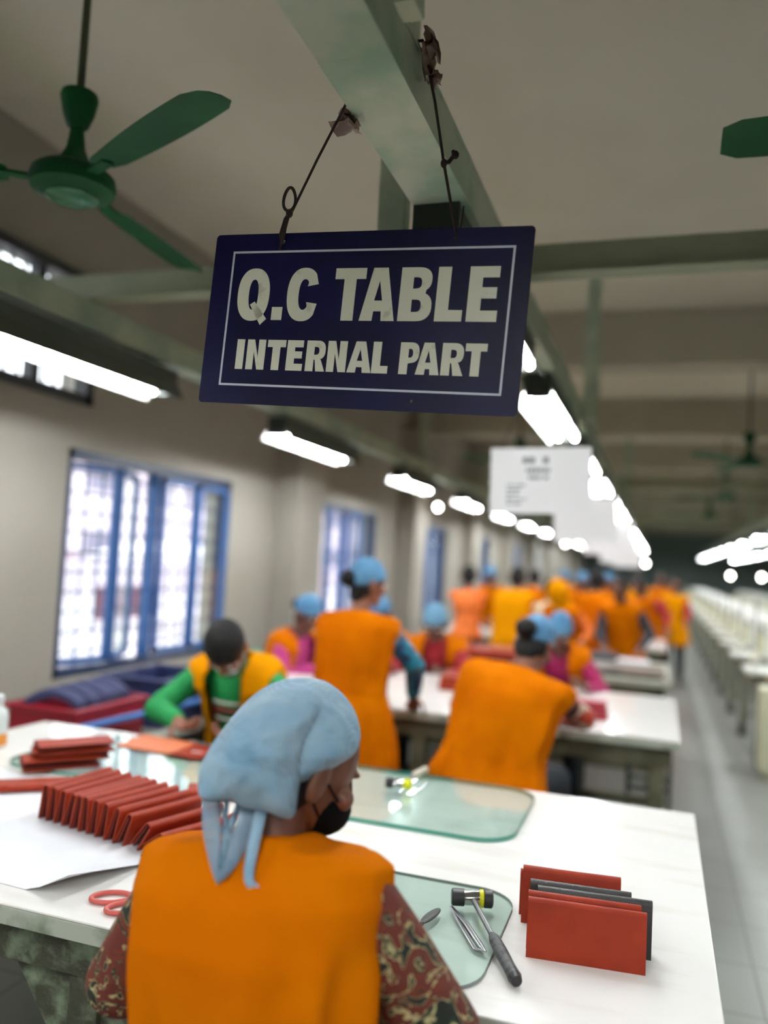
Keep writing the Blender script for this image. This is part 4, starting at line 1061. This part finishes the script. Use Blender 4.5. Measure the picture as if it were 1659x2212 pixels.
    if cap:
        rings = []; n = 36
        cc = hc + hu * .034 * k - hf * .016 * k; ax = (Matrix.Rotation(R_(20), 3, hrt) @ hu).normalized(); axf = hrt.cross(ax) * -1
        axf = ax.cross(hrt)
        for i in range(15):
            t_ = i / 14 * R_(104)
            rad = math.sin(t_); zz = math.cos(t_)
            rings.append([cc + ax * zz * .094 * k * (1 + (.16 if zz < .4 else .16)) + (hrt * math.cos(2 * math.pi * j / n) * .084 * k + axf * math.sin(2 * math.pi * j / n) * .104 * k) * max(rad, .02) * (1 + .035 * math.sin(j * 2.6 + i * .4) * (1 if i > 5 else .3)) for j in range(n)])
        inner = [[(p_ - cc) * .955 + cc for p_ in rg] for rg in rings[::-1]]
        cp = link('cap', MB().loft(rings + inner, caps=True).mesh('cap', org, 'all'), M[cap], root)
        bc = MB().ell(hc - hf * .085 * k + hu * .035 * k, (.058 * k, .052 * k, .055 * k), (hrt, hf, hu)) if bun != 'out' else None
        if bc: link('cap_pouch', bc.mesh('cap_pouch', org, 'all'), M[cap], cp)
    if mask:
        mk = MB().ell(hc + hf * .055 * k - hu * .048 * k, (.060 * k, .056 * k, .050 * k), (hrt, hf, hu))
        mo = link('face_mask', mk.mesh('face_mask', org, 'all'), M[mask], root)
        for q in (-1, 1):
            el_ = MB().tube([hc + hrt * q * .058 * k + hf * .05 * k - hu * .025 * k, hc + hrt * q * .077 * k + hf * .01 * k - hu * .005 * k, hc + hrt * q * .079 * k - hf * .02 * k - hu * .0 * k, hc + hrt * q * .074 * k - hf * .012 * k - hu * .03 * k, hc + hrt * q * .057 * k + hf * .045 * k - hu * .07 * k], .0022, 6)
            link('ear_loop', el_.mesh('ear_loop', org, 'all'), M[mask], mo)
    if eyes and (detail or voxel <= .009):
        for q in (-1, 1):
            E_ = MB().ell(hc + hrt * q * .031 * k + hf * .0785 * k + hu * .004 * k, (.0125 * k, .008 * k, .0065 * k), (hrt, hf, hu), 12, 8)
            eo = link('eye', E_.mesh('eye', org, 'all'), M['eye'], root)
            link('iris', MB().ell(hc + hrt * q * .031 * k + hf * .084 * k + hu * .003 * k, (.0055 * k, .003 * k, .0055 * k), (hrt, hf, hu), 12, 8).mesh('iris', org, 'all'), M['hair'], eo)
    return root, dict(hc=hc, hf=hf, hr=hrt, hu=hu, nb=nb, sh=sh, pel=pel, k=k, org=org, joints=joints, d2=d2, r2=r2, f2=f2, chest=chest, waist=waist)

def stool(x_, y_, label, h=.45, group=None):
    t = wthing('stool', label, 'stool', (x_, y_, 0), group)
    part('seat', MB().box((x_, y_, h - .015), (.30, .30, .03)), M['stool_metal'], t, False, .006)
    for a in (-1, 1):
        for b_ in (-1, 1): part('leg', MB().b2((x_ + a * .125 - .012, y_ + b_ * .125 - .012, 0), (x_ + a * .125 + .012, y_ + b_ * .125 + .012, h - .03)), M['stool_metal'], t, False)
    for b_ in (-.125, .125): part('rail', MB().b2((x_ - .125, y_ + b_ - .01, .14), (x_ + .125, y_ + b_ + .01, .165)), M['stool_metal'], t, False)

# front worker, back to the viewer
BON = (-.024, .030, 0.0)
fr, F = person('person in orange vest and draped blue bonnet seated at the inspection table', (-.53, 1.14), face=0, H=1.56, pose='sit', seat=.50, lean=3, sleeve_k=1.2, skin='skin_mid', hdir={1: (-1, .1, 0), -1: (1, .1, 0)}, roll=-4, head=(-40, -24, 4), hoff=(-.012, 0, -.028), eyes=False, hair_k=.95,
               hands=((-.72, 1.43, .80), (-.46, 1.40, .80)), shirt='rust_print', trousers='dark_cloth', cap=None, hair=True, mask='mask', voxel=.008, detail=True, hem=.12, vest_w=.965,
               poles={-1: (-.6, -.1, -.8), 1: (.7, 0, -.72)})
stool(-.53, 1.12, 'dark metal stool under the person in the draped blue bonnet', .45)
boy, Bo = person('person with black hair and green shirt bending over an open wallet', (-1.68, 3.30), face=178, H=1.58, pose='sit', seat=.50, lean=20, hair_k=1.1, head=(16, -66, 0), hands=((-1.50, 2.92, .80), (-1.76, 2.86, .815)),
                shirt='green_shirt', vest='vest_y', open_vest=True, trousers='navy', hair=True, mask=None, voxel=.008, detail=True, curl=34, poles={1: (-.9, .1, -.3), -1: (.9, .2, -.4)})
stool(-1.60, 3.30, 'dark metal stool behind the table under the person in green', .45)
st, S_ = person('person standing in orange vest with teal printed sleeves and a black bun', (-1.33, 3.62), face=-8, H=1.45, pose='stand', lean=3, head=(-38, -8, 0), hands=((-1.45, 3.92, .84), (-1.10, 3.86, .84)),
                shirt='teal', trousers='teal_cloth', cap='cap', bun='out', voxel=.009, poles={1: (1, -.1, -.2), -1: (-.9, -.2, -.5)}, hem=.34, vest_w=1.06)
bn, Bn = person('person hunched over the second table with a red and cream printed sleeve', (-.64, 3.46), face=-10, H=1.6, pose='sit', seat=.50, lean=20, roll=9, girth=1.1, head=(-10, -38, 0), hands=((-.75, 4.0, .80), (-.42, 3.96, .80)),
                shirt='red_print_cloth', trousers='dark_cloth', cap='cap', bun=True, voxel=.009, poles={1: (1, -.1, -.2), -1: (-.9, -.2, -.5)}, hem=.16, vest_w=1.1)
stool(-.74, 3.52, 'dark metal stool under the hunched person at the second table', .46)
pk, Pk = person('person in pink with a bright blue cap seated by the wall column', (-2.28, 4.95), face=-110, H=1.5, pose='sit', seat=.46, lean=10, head=(0, -28, 0), hands=((-1.95, 4.95, .80), (-1.98, 4.75, .80)), shirt='pink', vest='vest', open_vest=True, cap='cap', bun=True, voxel=.009, skin='skin_dark')
rd, Rd = person('person in red shirt and open orange vest facing across the second table', (-1.42, 5.62), face=184, H=1.56, pose='sit', seat=.45, lean=22, head=(0, -34, 0), hands=((-1.25, 5.1, .80), (-1.62, 5.08, .80)), shirt='red_shirt', vest='vest', open_vest=True, cap='cap2', bun=False, voxel=.009, skin='skin_dark')
stool(-1.42, 5.66, 'stool beyond the second table under the person in red', .45)
r2_, _ = person('person in an orange vest and darker blue cap just behind the one in red', (-1.84, 5.74), face=170, H=1.5, pose='sit', seat=.45, lean=12, head=(0, -20, 0), shirt='red_shirt', vest='vest', cap='cap', voxel=.010)
mg, _ = person('person in magenta sleeves and orange vest beyond the hunched person', (-.56, 5.58), face=170, H=1.52, pose='sit', seat=.48, lean=22, head=(20, -36, 0), hands=((-.40, 5.15, .80), (-.72, 5.12, .80)), shirt='magenta', vest='vest', open_vest=True, cap='cap', bun=True, voxel=.009, skin='skin_dark')
stool(-2.28, 4.95, 'stool under the person in pink by the wall column', .45)
stool(-1.84, 5.78, 'stool under the person in the darker blue cap', .45)
stool(-.56, 5.6, 'stool beyond the second table under the person in magenta', .45)
CROWD = [
 ((-1.72, 7.75), 12, 1.52, 'stand', 'orange_cloth2', None, None, 'person with black hair and brown top standing by the fourth window', 8),
 ((-1.30, 7.7), -10, 1.55, 'stand', 'vest_y', 'vest_y', None, 'person in a yellow vest with black hair, back turned, at the third table', 14),
 ((-1.0, 8.2), 10, 1.42, 'stand', 'floral', None, None, 'person in cream floral clothes behind the yellow vest', 10),
 ((-.78, 7.8), 160, 1.45, 'stand', 'orange_cloth2', 'vest', None, 'person with an orange headscarf bending over the fourth table', 22),
 ((-.55, 8.1), 5, 1.56, 'stand', 'navy', 'vest', None, 'person with black hair and dark shirt among the orange vests', 12),
 ((-.28, 7.75), 165, 1.52, 'stand', 'dark_cloth', 'vest', None, 'person in an orange vest with a black sleeve beside the aisle', 16),
 ((-.45, 10.2), 180, 1.5, 'stand', 'orange_cloth2', 'vest', 'cap', 'person in a blue cap working at the fifth table near the aisle', 20),
 ((-.05, 10.6), 120, 1.5, 'stand', 'red_shirt', 'vest', None, 'person in red and orange leaning in from the aisle', 18),
 ((-.9, 10.6), 180, 1.5, 'stand', 'floral', 'vest', 'cap', 'person in a blue cap and floral sleeves at the fifth table', 12),
 ((-1.5, 10.5), 0, 1.5, 'stand', 'pink', 'vest', None, 'person in pink and orange before the far windows', 8),
 ((-.3, 13.2), 180, 1.52, 'stand', 'red_shirt', 'vest_y', None, 'person in red and yellow beside the aisle at the sixth table', 8),
 ((.05, 14.2), 175, 1.55, 'stand', 'orange_cloth2', 'vest', None, 'person in orange standing in the aisle edge, furthest of the aisle side', 4),
 ((.22, 12.2), 180, 1.5, 'stand', 'red_shirt', 'vest_y', None, 'person in a yellow vest over red standing at the aisle edge', 3),
 ((-.75, 13.4), 180, 1.5, 'stand', 'teal_cloth', 'vest', 'cap', 'person in teal with a blue cap at the sixth table', 12),
 ((-1.4, 13.4), 180, 1.5, 'stand', 'magenta', 'vest', 'cap', 'person in magenta with a blue cap at the sixth table', 12),
 ((-2.0, 10.4), 180, 1.5, 'stand', 'teal_cloth', 'vest', 'cap', 'person in teal with a blue cap by the third window', 12),
]
for (ps, fa, hh, po, shc_, ve, ca, lab, ln_) in CROWD:
    rt, inf = person(lab, ps, face=fa, H=hh * .96, pose=po, lean=ln_, head=(0, -ln_, 0), shirt=shc_, vest=ve, cap=ca, hair=True, voxel=.014, trousers='dark_cloth', skin='skin_dark', hands=(Vector((ps[0] + .15, ps[1] - .33 * (1 if 90 < fa < 270 else -1), .86)), Vector((ps[0] - .15, ps[1] - .33 * (1 if 90 < fa < 270 else -1), .86))), poles=None)
    if 'headscarf' in lab:
        sf = MB().ell(inf['hc'] + inf['hu'] * .02, (.095, .11, .12), (inf['hr'], inf['hf'], inf['hu'])).cap(inf['hc'] - inf['hf'] * .04, .07, inf['nb'] - inf['hf'] * .02, .1)
        link('headscarf', remesh(sf, .01, 3, .5, folds(.003), inf['org'], 'headscarf'), M['vest_y'], rt)
# ------------------------------------------------------------------ bonnet of the front worker (draped cloth, part of her)
def inflate(outline, depth, c=None, n_s=14, wr=0.0, seed=0, axes=None, power=.5, cdepth=0):
    """puffed cloth shape from an outline in the plane spanned by axes (X,Z), half depth along Y"""
    X, Y, Z, O = axes
    P = []
    n0 = len(outline)
    for i in range(n0):         # catmull-rom
        p0, p1, p2, p3 = [Vector(outline[(i + k) % n0]) for k in (-1, 0, 1, 2)]
        for t_ in (0, .25, .5, .75):
            P.append(.5 * ((2 * p1) + (p2 - p0) * t_ + (2 * p0 - 5 * p1 + 4 * p2 - p3) * t_ ** 2 + (-p0 + 3 * p1 - 3 * p2 + p3) * t_ ** 3))
    if c is None: c = sum(P, Vector((0, 0))) / len(P)
    else: c = Vector(c)
    rings = []
    def ring(s_, side):
        out = []
        for p_ in P:
            q = c + (p_ - c) * s_
            d_ = depth * (max(0, 1 - s_ ** 2.2)) ** power * side + cdepth
            wv = wr * (noise.noise(Vector((q.x * 22, q.y * 12, seed))) + .6 * noise.noise(Vector((q.x * 50, q.y * 30, seed + 5)))) * (1 - s_ * .6)
            out.append(O + X * q.x + Z * q.y + Y * (d_ + wv * side))
        return out
    ss = [math.sin(math.pi / 2 * i / n_s) for i in range(1, n_s + 1)]
    for s_ in ss: rings.append(ring(s_, -1))
    for s_ in ss[::-1][1:]: rings.append(ring(s_, 1))
    return MB().loft(rings)
CR = Vector((.9472, .3163, .0566)); CU = Vector((-.0359, -.0707, .9969)); CF = Vector((-.3190, .9461, .0556))
def hp(lst, sc_=1 / 1380): return [((x - 630) * sc_, -(y_ - 1640) * sc_) for x, y_ in lst]
HO = F['hc'] + CR * BON[0] + CU * BON[1] + CF * BON[2]
AX = (CR, CF, CU, HO)
WORG = F['org']
capo = [(640, 1500), (690, 1494), (735, 1520), (768, 1560), (783, 1605), (778, 1640), (745, 1664), (700, 1690), (660, 1712), (625, 1715), (585, 1660), (590, 1570)]
bn1 = link('bonnet', inflate(hp(capo), .108, wr=.006, seed=2, axes=AX, power=.5, cdepth=.0).mesh('bonnet', WORG, 'all'), M['bonnet'], fr)
bag = [(652, 1488), (596, 1497), (545, 1528), (497, 1578), (458, 1640), (449, 1700), (470, 1716), (520, 1715), (548, 1732), (600, 1742), (643, 1758), (657, 1730), (668, 1660), (682, 1600), (703, 1528), (690, 1498)]
bagm = inflate(hp(bag), .105, c=((590 - 630) / 1380, -(1620 - 1640) / 1380), wr=.014, seed=7, axes=(CR, CF, CU, HO - CF * .034), power=.24)
link('bonnet_flap', bagm.mesh('bonnet_flap', WORG, 'all'), M['bonnet'], bn1)
def ribbon(pts, wd, depth0=0.0, th=.0012):
    """flat cloth strip along pixel-plane points (x, y, depth)"""
    mb = MB(); L = []
    P = [HO + CR * ((x - 630) / 1380) + CU * (-(y_ - 1640) / 1380) + CF * (d_ - .055 * min(1, max(0, (y_ - 1715) / 90)) + depth0) for x, y_, d_ in pts]
    Q = []
    for i in range(len(P) - 1):
        for t_ in (0, .33, .66):
            p0, p1, p2, p3 = P[max(i - 1, 0)], P[i], P[i + 1], P[min(i + 2, len(P) - 1)]
            Q.append(.5 * ((2 * p1) + (p2 - p0) * t_ + (2 * p0 - 5 * p1 + 4 * p2 - p3) * t_ ** 2 + (-p0 + 3 * p1 - 3 * p2 + p3) * t_ ** 3))
    Q.append(P[-1])
    rings = []
    for i, q in enumerate(Q):
        d_ = (Q[min(i + 1, len(Q) - 1)] - Q[max(i - 1, 0)]).normalized(); sd_ = d_.cross(CF).normalized(); nn = sd_.cross(d_)
        ww = wd if not hasattr(wd, '__len__') else np.interp(i / (len(Q) - 1), np.linspace(0, 1, len(wd)), wd)
        rings.append([q - sd_ * ww + nn * th, q + nn * (.3 * ww) , q + sd_ * ww + nn * th, q + sd_ * ww - nn * th, q + nn * (.3 * ww - 2 * th), q - sd_ * ww - nn * th])
    return mb.loft(rings)
tails = [([(585, 1730, -.085), (578, 1780, -.10), (575, 1830, -.11), (598, 1852, -.115), (612, 1862, -.115), (595, 1878, -.118), (572, 1882, -.118), (582, 1868, -.118)], [.009, .008, .006, .007, .008, .004, .003]),
         ([(470, 1705, -.06), (485, 1760, -.075), (505, 1810, -.09), (514, 1845, -.10)], [.012, .014, .008, .002]),
         ([(560, 1730, -.08), (545, 1785, -.09), (528, 1820, -.10), (514, 1838, -.10)], [.013, .013, .007, .002]),
         ([(505, 1718, -.055), (512, 1770, -.07), (514, 1820, -.09)], [.004, .003, .002]),
         ([(535, 1722, -.055), (522, 1770, -.07), (516, 1820, -.09)], [.004, .004, .002]),
         ([(480, 1712, -.05), (505, 1748, -.065), (540, 1790, -.085)], [.003, .003, .002]),
         ([(545, 1735, -.06), (522, 1752, -.065), (492, 1782, -.08)], [.004, .003, .002])]
for k, (pts, wd) in enumerate(tails):
    link('tie_strip', ribbon(pts, wd).mesh('tie_strip', WORG, 'all'), M['bonnet'] if k in (0, 3, 4) else M['net'], bn1)
bunm = MB().ell(HO + CR * ((515 - 630) / 1380) + CU * (-(1700 - 1640) / 1380) + CF * .0, (.034, .04, .028))
link('hair_bun', bunm.mesh('hair_bun', WORG, 'all'), M['hair'], fr)

# mask strip and printed stripes on the green shirt
gs = Bo
def onchest(u, v, d_=.118): return gs['chest'] + gs['r2'] * u + gs['d2'] * v + gs['f2'] * d_
for (v, m_, hh) in ((.035, 'green_print', .012), (-.0, 'red_print', .014), (-.04, 'green_print', .012)):
    rings = []
    for i in range(9):
        u = -.07 + .14 * i / 8
        c_ = onchest(u, v + .015 * u * 8 * .2, .122 * math.sqrt(max(0, 1 - (u / .17) ** 2)))
        rings.append([c_ + gs['d2'] * hh * .5, c_ + gs['d2'] * hh * .5 + gs['f2'] * .003, c_ - gs['d2'] * hh * .5 + gs['f2'] * .003, c_ - gs['d2'] * hh * .5])
    link('shirt_stripe', MB().loft(rings).mesh('shirt_stripe', gs['org'], 'all'), M[m_], boy)
# white mask hanging from one ear
h_ = gs; q = -1
pts = [h_['hc'] + h_['hr'] * q * .076 - h_['hf'] * .012 + h_['hu'] * .012, h_['hc'] + h_['hr'] * q * .078 + h_['hf'] * .02 - h_['hu'] * .01, h_['hc'] + h_['hr'] * q * .072 + h_['hf'] * .05 - h_['hu'] * .04, h_['hc'] + h_['hr'] * q * .06 + h_['hf'] * .06 - h_['hu'] * .08]
mk = link('face_mask', MB().ell(h_['hc'] + h_['hf'] * .045 - h_['hu'] * .088, (.050, .04, .022), (h_['hr'], h_['hf'], h_['hu'])).mesh('face_mask', h_['org'], 'all'), M['mask_white'], boy)
for q in (-1, 1):
    pts = [h_['hc'] + h_['hr'] * q * .068 + h_['hf'] * .045 - h_['hu'] * .075, h_['hc'] + h_['hr'] * q * .076 + h_['hf'] * .01 - h_['hu'] * .03, h_['hc'] + h_['hr'] * q * .080 - h_['hf'] * .02 + h_['hu'] * .012, h_['hc'] + h_['hr'] * q * .074 - h_['hf'] * .015 - h_['hu'] * .05, h_['hc'] + h_['hr'] * q * .055 + h_['hf'] * .035 - h_['hu'] * .098]
    link('ear_loop', MB().tube(pts, .0028, 8).mesh('ear_loop', h_['org'], 'all'), M['mask_white'], mk)

# ------------------------------------------------------------------ crates and goods by the window
def bench(x0_, x1_, y0_, y1_, z, label):
    t = wthing('bench', label, 'bench', (x0_, y0_, 0))
    part('bench_top', MB().b2((x0_, y0_, z - .03), (x1_, y1_, z)), M['machine_table'], t, False, .003)
    for a in (x0_ + .04, x1_ - .04):
        for b_ in (y0_ + .05, y1_ - .05): part('leg', MB().b2((a - .02, b_ - .02, 0), (a + .02, b_ + .02, z - .03)), M['olive'], t, False)
bench(-2.80, -2.3, 2.9, 5.75, .56, 'low bench along the wall below the big blue window')
def crate(c, size, m, label, rim=.02):
    x_, y_, z_ = c; w_, d_, h = size; t = wthing('crate', label, 'crate', c, 'crates on the low bench')
    th = .012; b_ = MB()
    b_.b2((x_ - w_ / 2, y_ - d_ / 2, z_), (x_ + w_ / 2, y_ + d_ / 2, z_ + th))
    for s_ in (-1, 1):
        b_.b2((x_ + s_ * w_ / 2 - th * (s_ > 0), y_ - d_ / 2, z_ + th), (x_ + s_ * w_ / 2 + th * (s_ < 0), y_ + d_ / 2, z_ + h))
        b_.b2((x_ - w_ / 2 + th, y_ + s_ * d_ / 2 - th * (s_ > 0), z_ + th), (x_ + w_ / 2 - th, y_ + s_ * d_ / 2 + th * (s_ < 0), z_ + h))
    part('crate_body', b_, M[m], t, False)
    r = MB(); e = rim
    for s_ in (-1, 1):
        r.b2((x_ + s_ * w_ / 2 - .002, y_ - d_ / 2 - e, z_ + h - .02), (x_ + s_ * (w_ / 2 + e), y_ + d_ / 2 + e, z_ + h))
        r.b2((x_ - w_ / 2, y_ + s_ * d_ / 2, z_ + h - .02), (x_ + w_ / 2, y_ + s_ * (d_ / 2 + e), z_ + h))
    part('rim', r, M[m], t, False, .004)
crate((-2.56, 3.28, .56), (.36, .50, .20), 'crate_red', 'dark red crate holding folded navy goods, beside the table corner')
crate((-2.56, 3.95, .56), (.36, .50, .25), 'crate_blue', 'dark blue crate on the bench below the big window')
for k in range(4):
    rr = Matrix.Rotation(R_(14 - 6 * k), 3, 'Z')
    mb = MB(); rings = []
    for i in range(9):
        u = i / 8; xx = -.13 + .26 * u; rings.append([rr @ Vector((xx, y_, .05 * math.sin(u * math.pi) + z_)) + Vector((-2.56, 3.12 + k * .105, .745 + .004 * k)) for y_, z_ in ((-.05, 0), (-.05, .03), (0, .042), (.05, .03), (.05, 0))])
    one('folded_bag', mb.loft(rings), M['navy'], 'folded navy bag in the red crate, %s from its table end' % ords[k], 'bag', (-2.56, 3.12 + k * .105, .76), 'navy bags in the red crate')
one('handrail', MB().tube([(-2.32, 2.98, .70), (-2.27, 3.6, .70), (-2.25, 4.1, .70)], .016, 10).tube([(-2.25, 4.08, 0), (-2.25, 4.08, .7)], .016, 10).tube([(-2.32, 3.0, 0), (-2.32, 3.0, .7)], .016, 10), M['rail_blue'], 'bright blue tubular rail behind the inspection table by the crates', 'rail', (-2.27, 3.5, 0))
def heap(c, rad, m, label, seed, name='cloth_pile'):
    mb = MB(); r3 = random.Random(seed)
    for k in range(7): mb.ell((c[0] + r3.uniform(-.5, .5) * rad[0], c[1] + r3.uniform(-.5, .5) * rad[1], c[2] + rad[2] * .45), (rad[0] * .6, rad[1] * .55, rad[2] * r3.uniform(.4, .6)))
    mb.b2((c[0] - rad[0] * .7, c[1] - rad[1] * .7, c[2]), (c[0] + rad[0] * .7, c[1] + rad[1] * .7, c[2] + rad[2] * .4))
    me = remesh(mb, .012, 4, .5, folds(.006, 1.5, seed), c, name)
    o_ = link(name, me, M[m]); o_.location = c; lo = min(v.co.z for v in me.vertices); me.transform(Matrix.Translation((0, 0, -lo))); return setp(o_, label, 'cloth pile')
heap((-2.55, 4.55, .56), (.2, .28, .20), 'pale_pink', 'pale pinkish cloth pile on the bench past the blue crate', 1)
heap((-2.55, 5.1, .56), (.2, .25, .24), 'green_heap', 'green cloth pile on the bench behind the person in green', 2)
heap((-2.55, 5.6, .56), (.18, .2, .22), 'navy', 'violet-navy cloth pile at the far end of the bench', 3)
# goods on the other tables
def box_stack(label, x_, y_, z_, n, m, size=(.2, .1, .02), jitter=.01, group=None):
    r3 = random.Random(n * 7 + int(x_ * 100))
    for k in range(n):
        rot = Matrix.Rotation(R_(r3.uniform(-6, 6)), 3, 'Z'); c_ = (x_ + r3.uniform(-jitter, jitter), y_ + r3.uniform(-jitter, jitter), z_ + size[2] * (k + .5))
        one('folded_wallet', MB().box(c_, (size[0], size[1], size[2] * .96), rot), M[m], label % (ords[k] + ' from the bottom'), 'wallet', c_, group, False, .004)
box_stack('small red wallet stacked near the second table corner, %s', -.30, 4.32, T_Z, 4, 'crate_red', (.15, .10, .022), group='red wallets stacked on the second table')
box_stack('red orange wallet in the stack before the person in red, %s', -1.05, 4.75, T_Z, 4, 'leather', (.26, .16, .02), group='wallets stacked before the person in red')
heap((-.62, 4.45, T_Z), (.11, .14, .05), 'pale_pink', 'crumpled pinkish pieces on the second table before the hunched person', 5)
one('shears', MB().tube([(-.56, 4.35, .768), (-.47, 4.28, .768), (-.40, 4.15, .766)], [.012, .01, .003], 8, flat=.35).tube([(-.52, 4.28, .774), (-.47, 4.3, .772), (-.36, 4.22, .77)], [.01, .009, .003], 8, flat=.35), M['dark_metal'], 'dark shears on the second table near the red stack', 'shears', (-.48, 4.27, .77))
for k, (x_, y_, sx_, sy_, h, m, lab) in enumerate([(-.22, 6.35, .55, .5, .05, 'pile_dark', 'wide dark flat stack on the third table beside the aisle'), (-.55, 6.9, .5, .4, .07, 'dark_cloth', 'black stack of goods at the back of the third table'), (-.25, 7.0, .4, .3, .03, 'paper', 'white sheet stack on the third table'),
                                         (-1.2, 6.5, .5, .4, .08, 'leather', 'rust goods stack in the middle of the third table'), (-.3, 9.2, .5, .5, .05, 'paper', 'white goods on the fourth table by the aisle'), (-1.1, 9.2, .6, .5, .08, 'leather', 'rust goods on the fourth table')]):
    mb = MB(); nl = 4
    for q in range(nl): mb.box((x_ + .01 * math.sin(q * 3), y_ + .01 * math.cos(q * 2), T_Z + h * (q + .5) / nl), (sx_, sy_, h / nl * .9), Matrix.Rotation(R_(math.sin(q * 5) * 3), 3, 'Z'))
    one('goods_stack', mb, M[m], lab, 'goods', (x_, y_, T_Z), None, False, .003)
stool(-.10, 3.62, 'empty dark stool under the aisle end of the second table', .45)
stool(-.02, 5.66, 'black stool between the second and third tables at the aisle', .62)
# orange plastic chair by the wall
t = wthing('plastic_chair', 'orange plastic chair with rounded back between the pink scarf and the teal sleeve', 'chair', (-2.12, 5.35, 0))
part('backrest', inflate([(-.2, .62), (.2, .62), (.19, .95), (.1, 1.05), (-.1, 1.05), (-.19, .95)], .012, axes=(Vector((1, 0, 0)), Vector((0, 1, 0)), UP, Vector((-2.12, 5.55, 0)))), M['orange_plastic'], t)
part('seat', MB().box((-2.12, 5.35, .44), (.4, .4, .03)), M['orange_plastic'], t, False, .01)
for a in (-1, 1):
    for b_ in (-1, 1): part('leg', MB().tube([(-2.12 + a * .17, 5.35 + b_ * .17, 0), (-2.12 + a * .16, 5.35 + b_ * .16, .43)], .016, 8), M['orange_plastic'], t)

# ------------------------------------------------------------------ sewing line across the aisle
def station(label, loc, rz=0):
    t = thing('sewing_station', label, 'sewing machine', loc, rz)
    part('table_top', MB().b2((-.28, -.55, .73), (.28, .55, .76)), M['machine_table'], t, False, .004)
    for y_ in (-.42, .42):
        part('leg', MB().b2((-.22, y_ - .02, .03), (-.18, y_ + .02, .73)).b2((.18, y_ - .02, .03), (.22, y_ + .02, .73)).b2((-.26, y_ - .025, .0), (.26, y_ + .025, .04)), M['machine_leg'], t, False, .002)
    part('crossbar', MB().b2((-.02, -.42, .16), (.02, .42, .19)), M['machine_leg'], t, False)
    mh = part('machine_bed', MB().b2((-.09, -.25, .76), (.09, .25, .80)), M['machine'], t, False, .006)
    part('machine_column', MB().b2((-.06, .13, .80), (.06, .25, 1.02)), M['machine'], t, False, .015)
    part('machine_arm', MB().b2((-.05, -.25, .94), (.05, .2, 1.06)), M['machine'], t, False, .018)
    part('needle_head', MB().b2((-.045, -.26, .86), (.045, -.18, .95)).tube([(0, -.22, .80), (0, -.22, .87)], .004, 6), M['machine'], t, False, .004)
    part('hand_wheel', MB().lathe([(.02, .25), (.06, .255), (.06, .285), (.02, .29)], (0, 0, .98), (0, 1, 0)), M['dark_metal'], t)
    part('motor', MB().lathe([(.03, -.1), (.075, -.09), (.075, .09), (.03, .1)], (-.03, .32, .60), (0, 1, 0)), M['rubber'], t)
    part('motor_belt_guard', MB().b2((-.08, .26, .62), (-.05, .33, .98)), M['cream'], t, False)
    part('pedal', MB().box((-.10, .0, .11), (.24, .30, .02), Matrix.Rotation(R_(-14), 3, 'Y')), M['rubber'], t, False, .004)
    part('pedal_wheel', MB().lathe([(.01, -.02), (.05, -.018), (.05, .018), (.01, .02)], (-.26, .46, .06), (0, 1, 0)), M['rubber'], t)
    part('thread_stand', MB().tube([(.18, .45, .76), (.18, .45, 1.32)], .006, 6).b2((.06, .43, 1.28), (.26, .47, 1.29)), M['dark_metal'], t, False)
    for q in (0, 1): part('thread_cone', MB().lathe([(.03, 0), (.012, .11)], (.14 + .08 * q, .45, .78 if q else .79)), M['thread'] if q else M['machine'], t)
    part('knee_box', MB().b2((.02, -.53, .40), (.26, -.2, .73)), M['cream'], t, False, .004)
    return t
one('control_cabinet', MB().b2((.76, 6.85, .06), (1.0, 7.1, .68)).b2((.79, 6.88, 0), (.97, 7.07, .06)), M['cream'], 'cream steel cabinet standing at the aisle end of the first sewing machine', 'cabinet', (.88, 6.97, 0), None, False, .008)
s0 = station('cream sewing machine on its stand, at the head of the line along the aisle', (1.25, 7.55, 0), R_(90)); s0['group'] = 'sewing machines along the aisle'
for k in range(1, 18): copy_tree(s0, (1.25, 7.55 + k * 1.4, 0), label='cream sewing machine along the aisle, %s from the head of the line' % ords[k], group='sewing machines along the aisle')
for k in range(0, 18): copy_tree(s0, (2.75, 8.0 + k * 1.3, 0), label='cream sewing machine in the row beyond the aisle machines, %s from its head' % ords[k], group='sewing machines in the second row')
for k in range(9):
    lab = 'tan topped stool beside the aisle sewing machines, %s along' % ords[k]
    if k == 0:
        t = thing('machine_stool', lab, 'stool', (1.05, 8.2, 0), 0, 'stools of the sewing line')
        part('seat', MB().box((0, 0, .47), (.30, .30, .03)), M['tan'], t, False, .004)
        for a in (-1, 1):
            for b_ in (-1, 1): part('leg', MB().box((a * .11, b_ * .11, .23), (.022, .022, .46)), M['machine_leg'], t, False)
        ms = t
    else: copy_tree(ms, (1.05, 8.2 + k * 1.4, 0), label=lab)
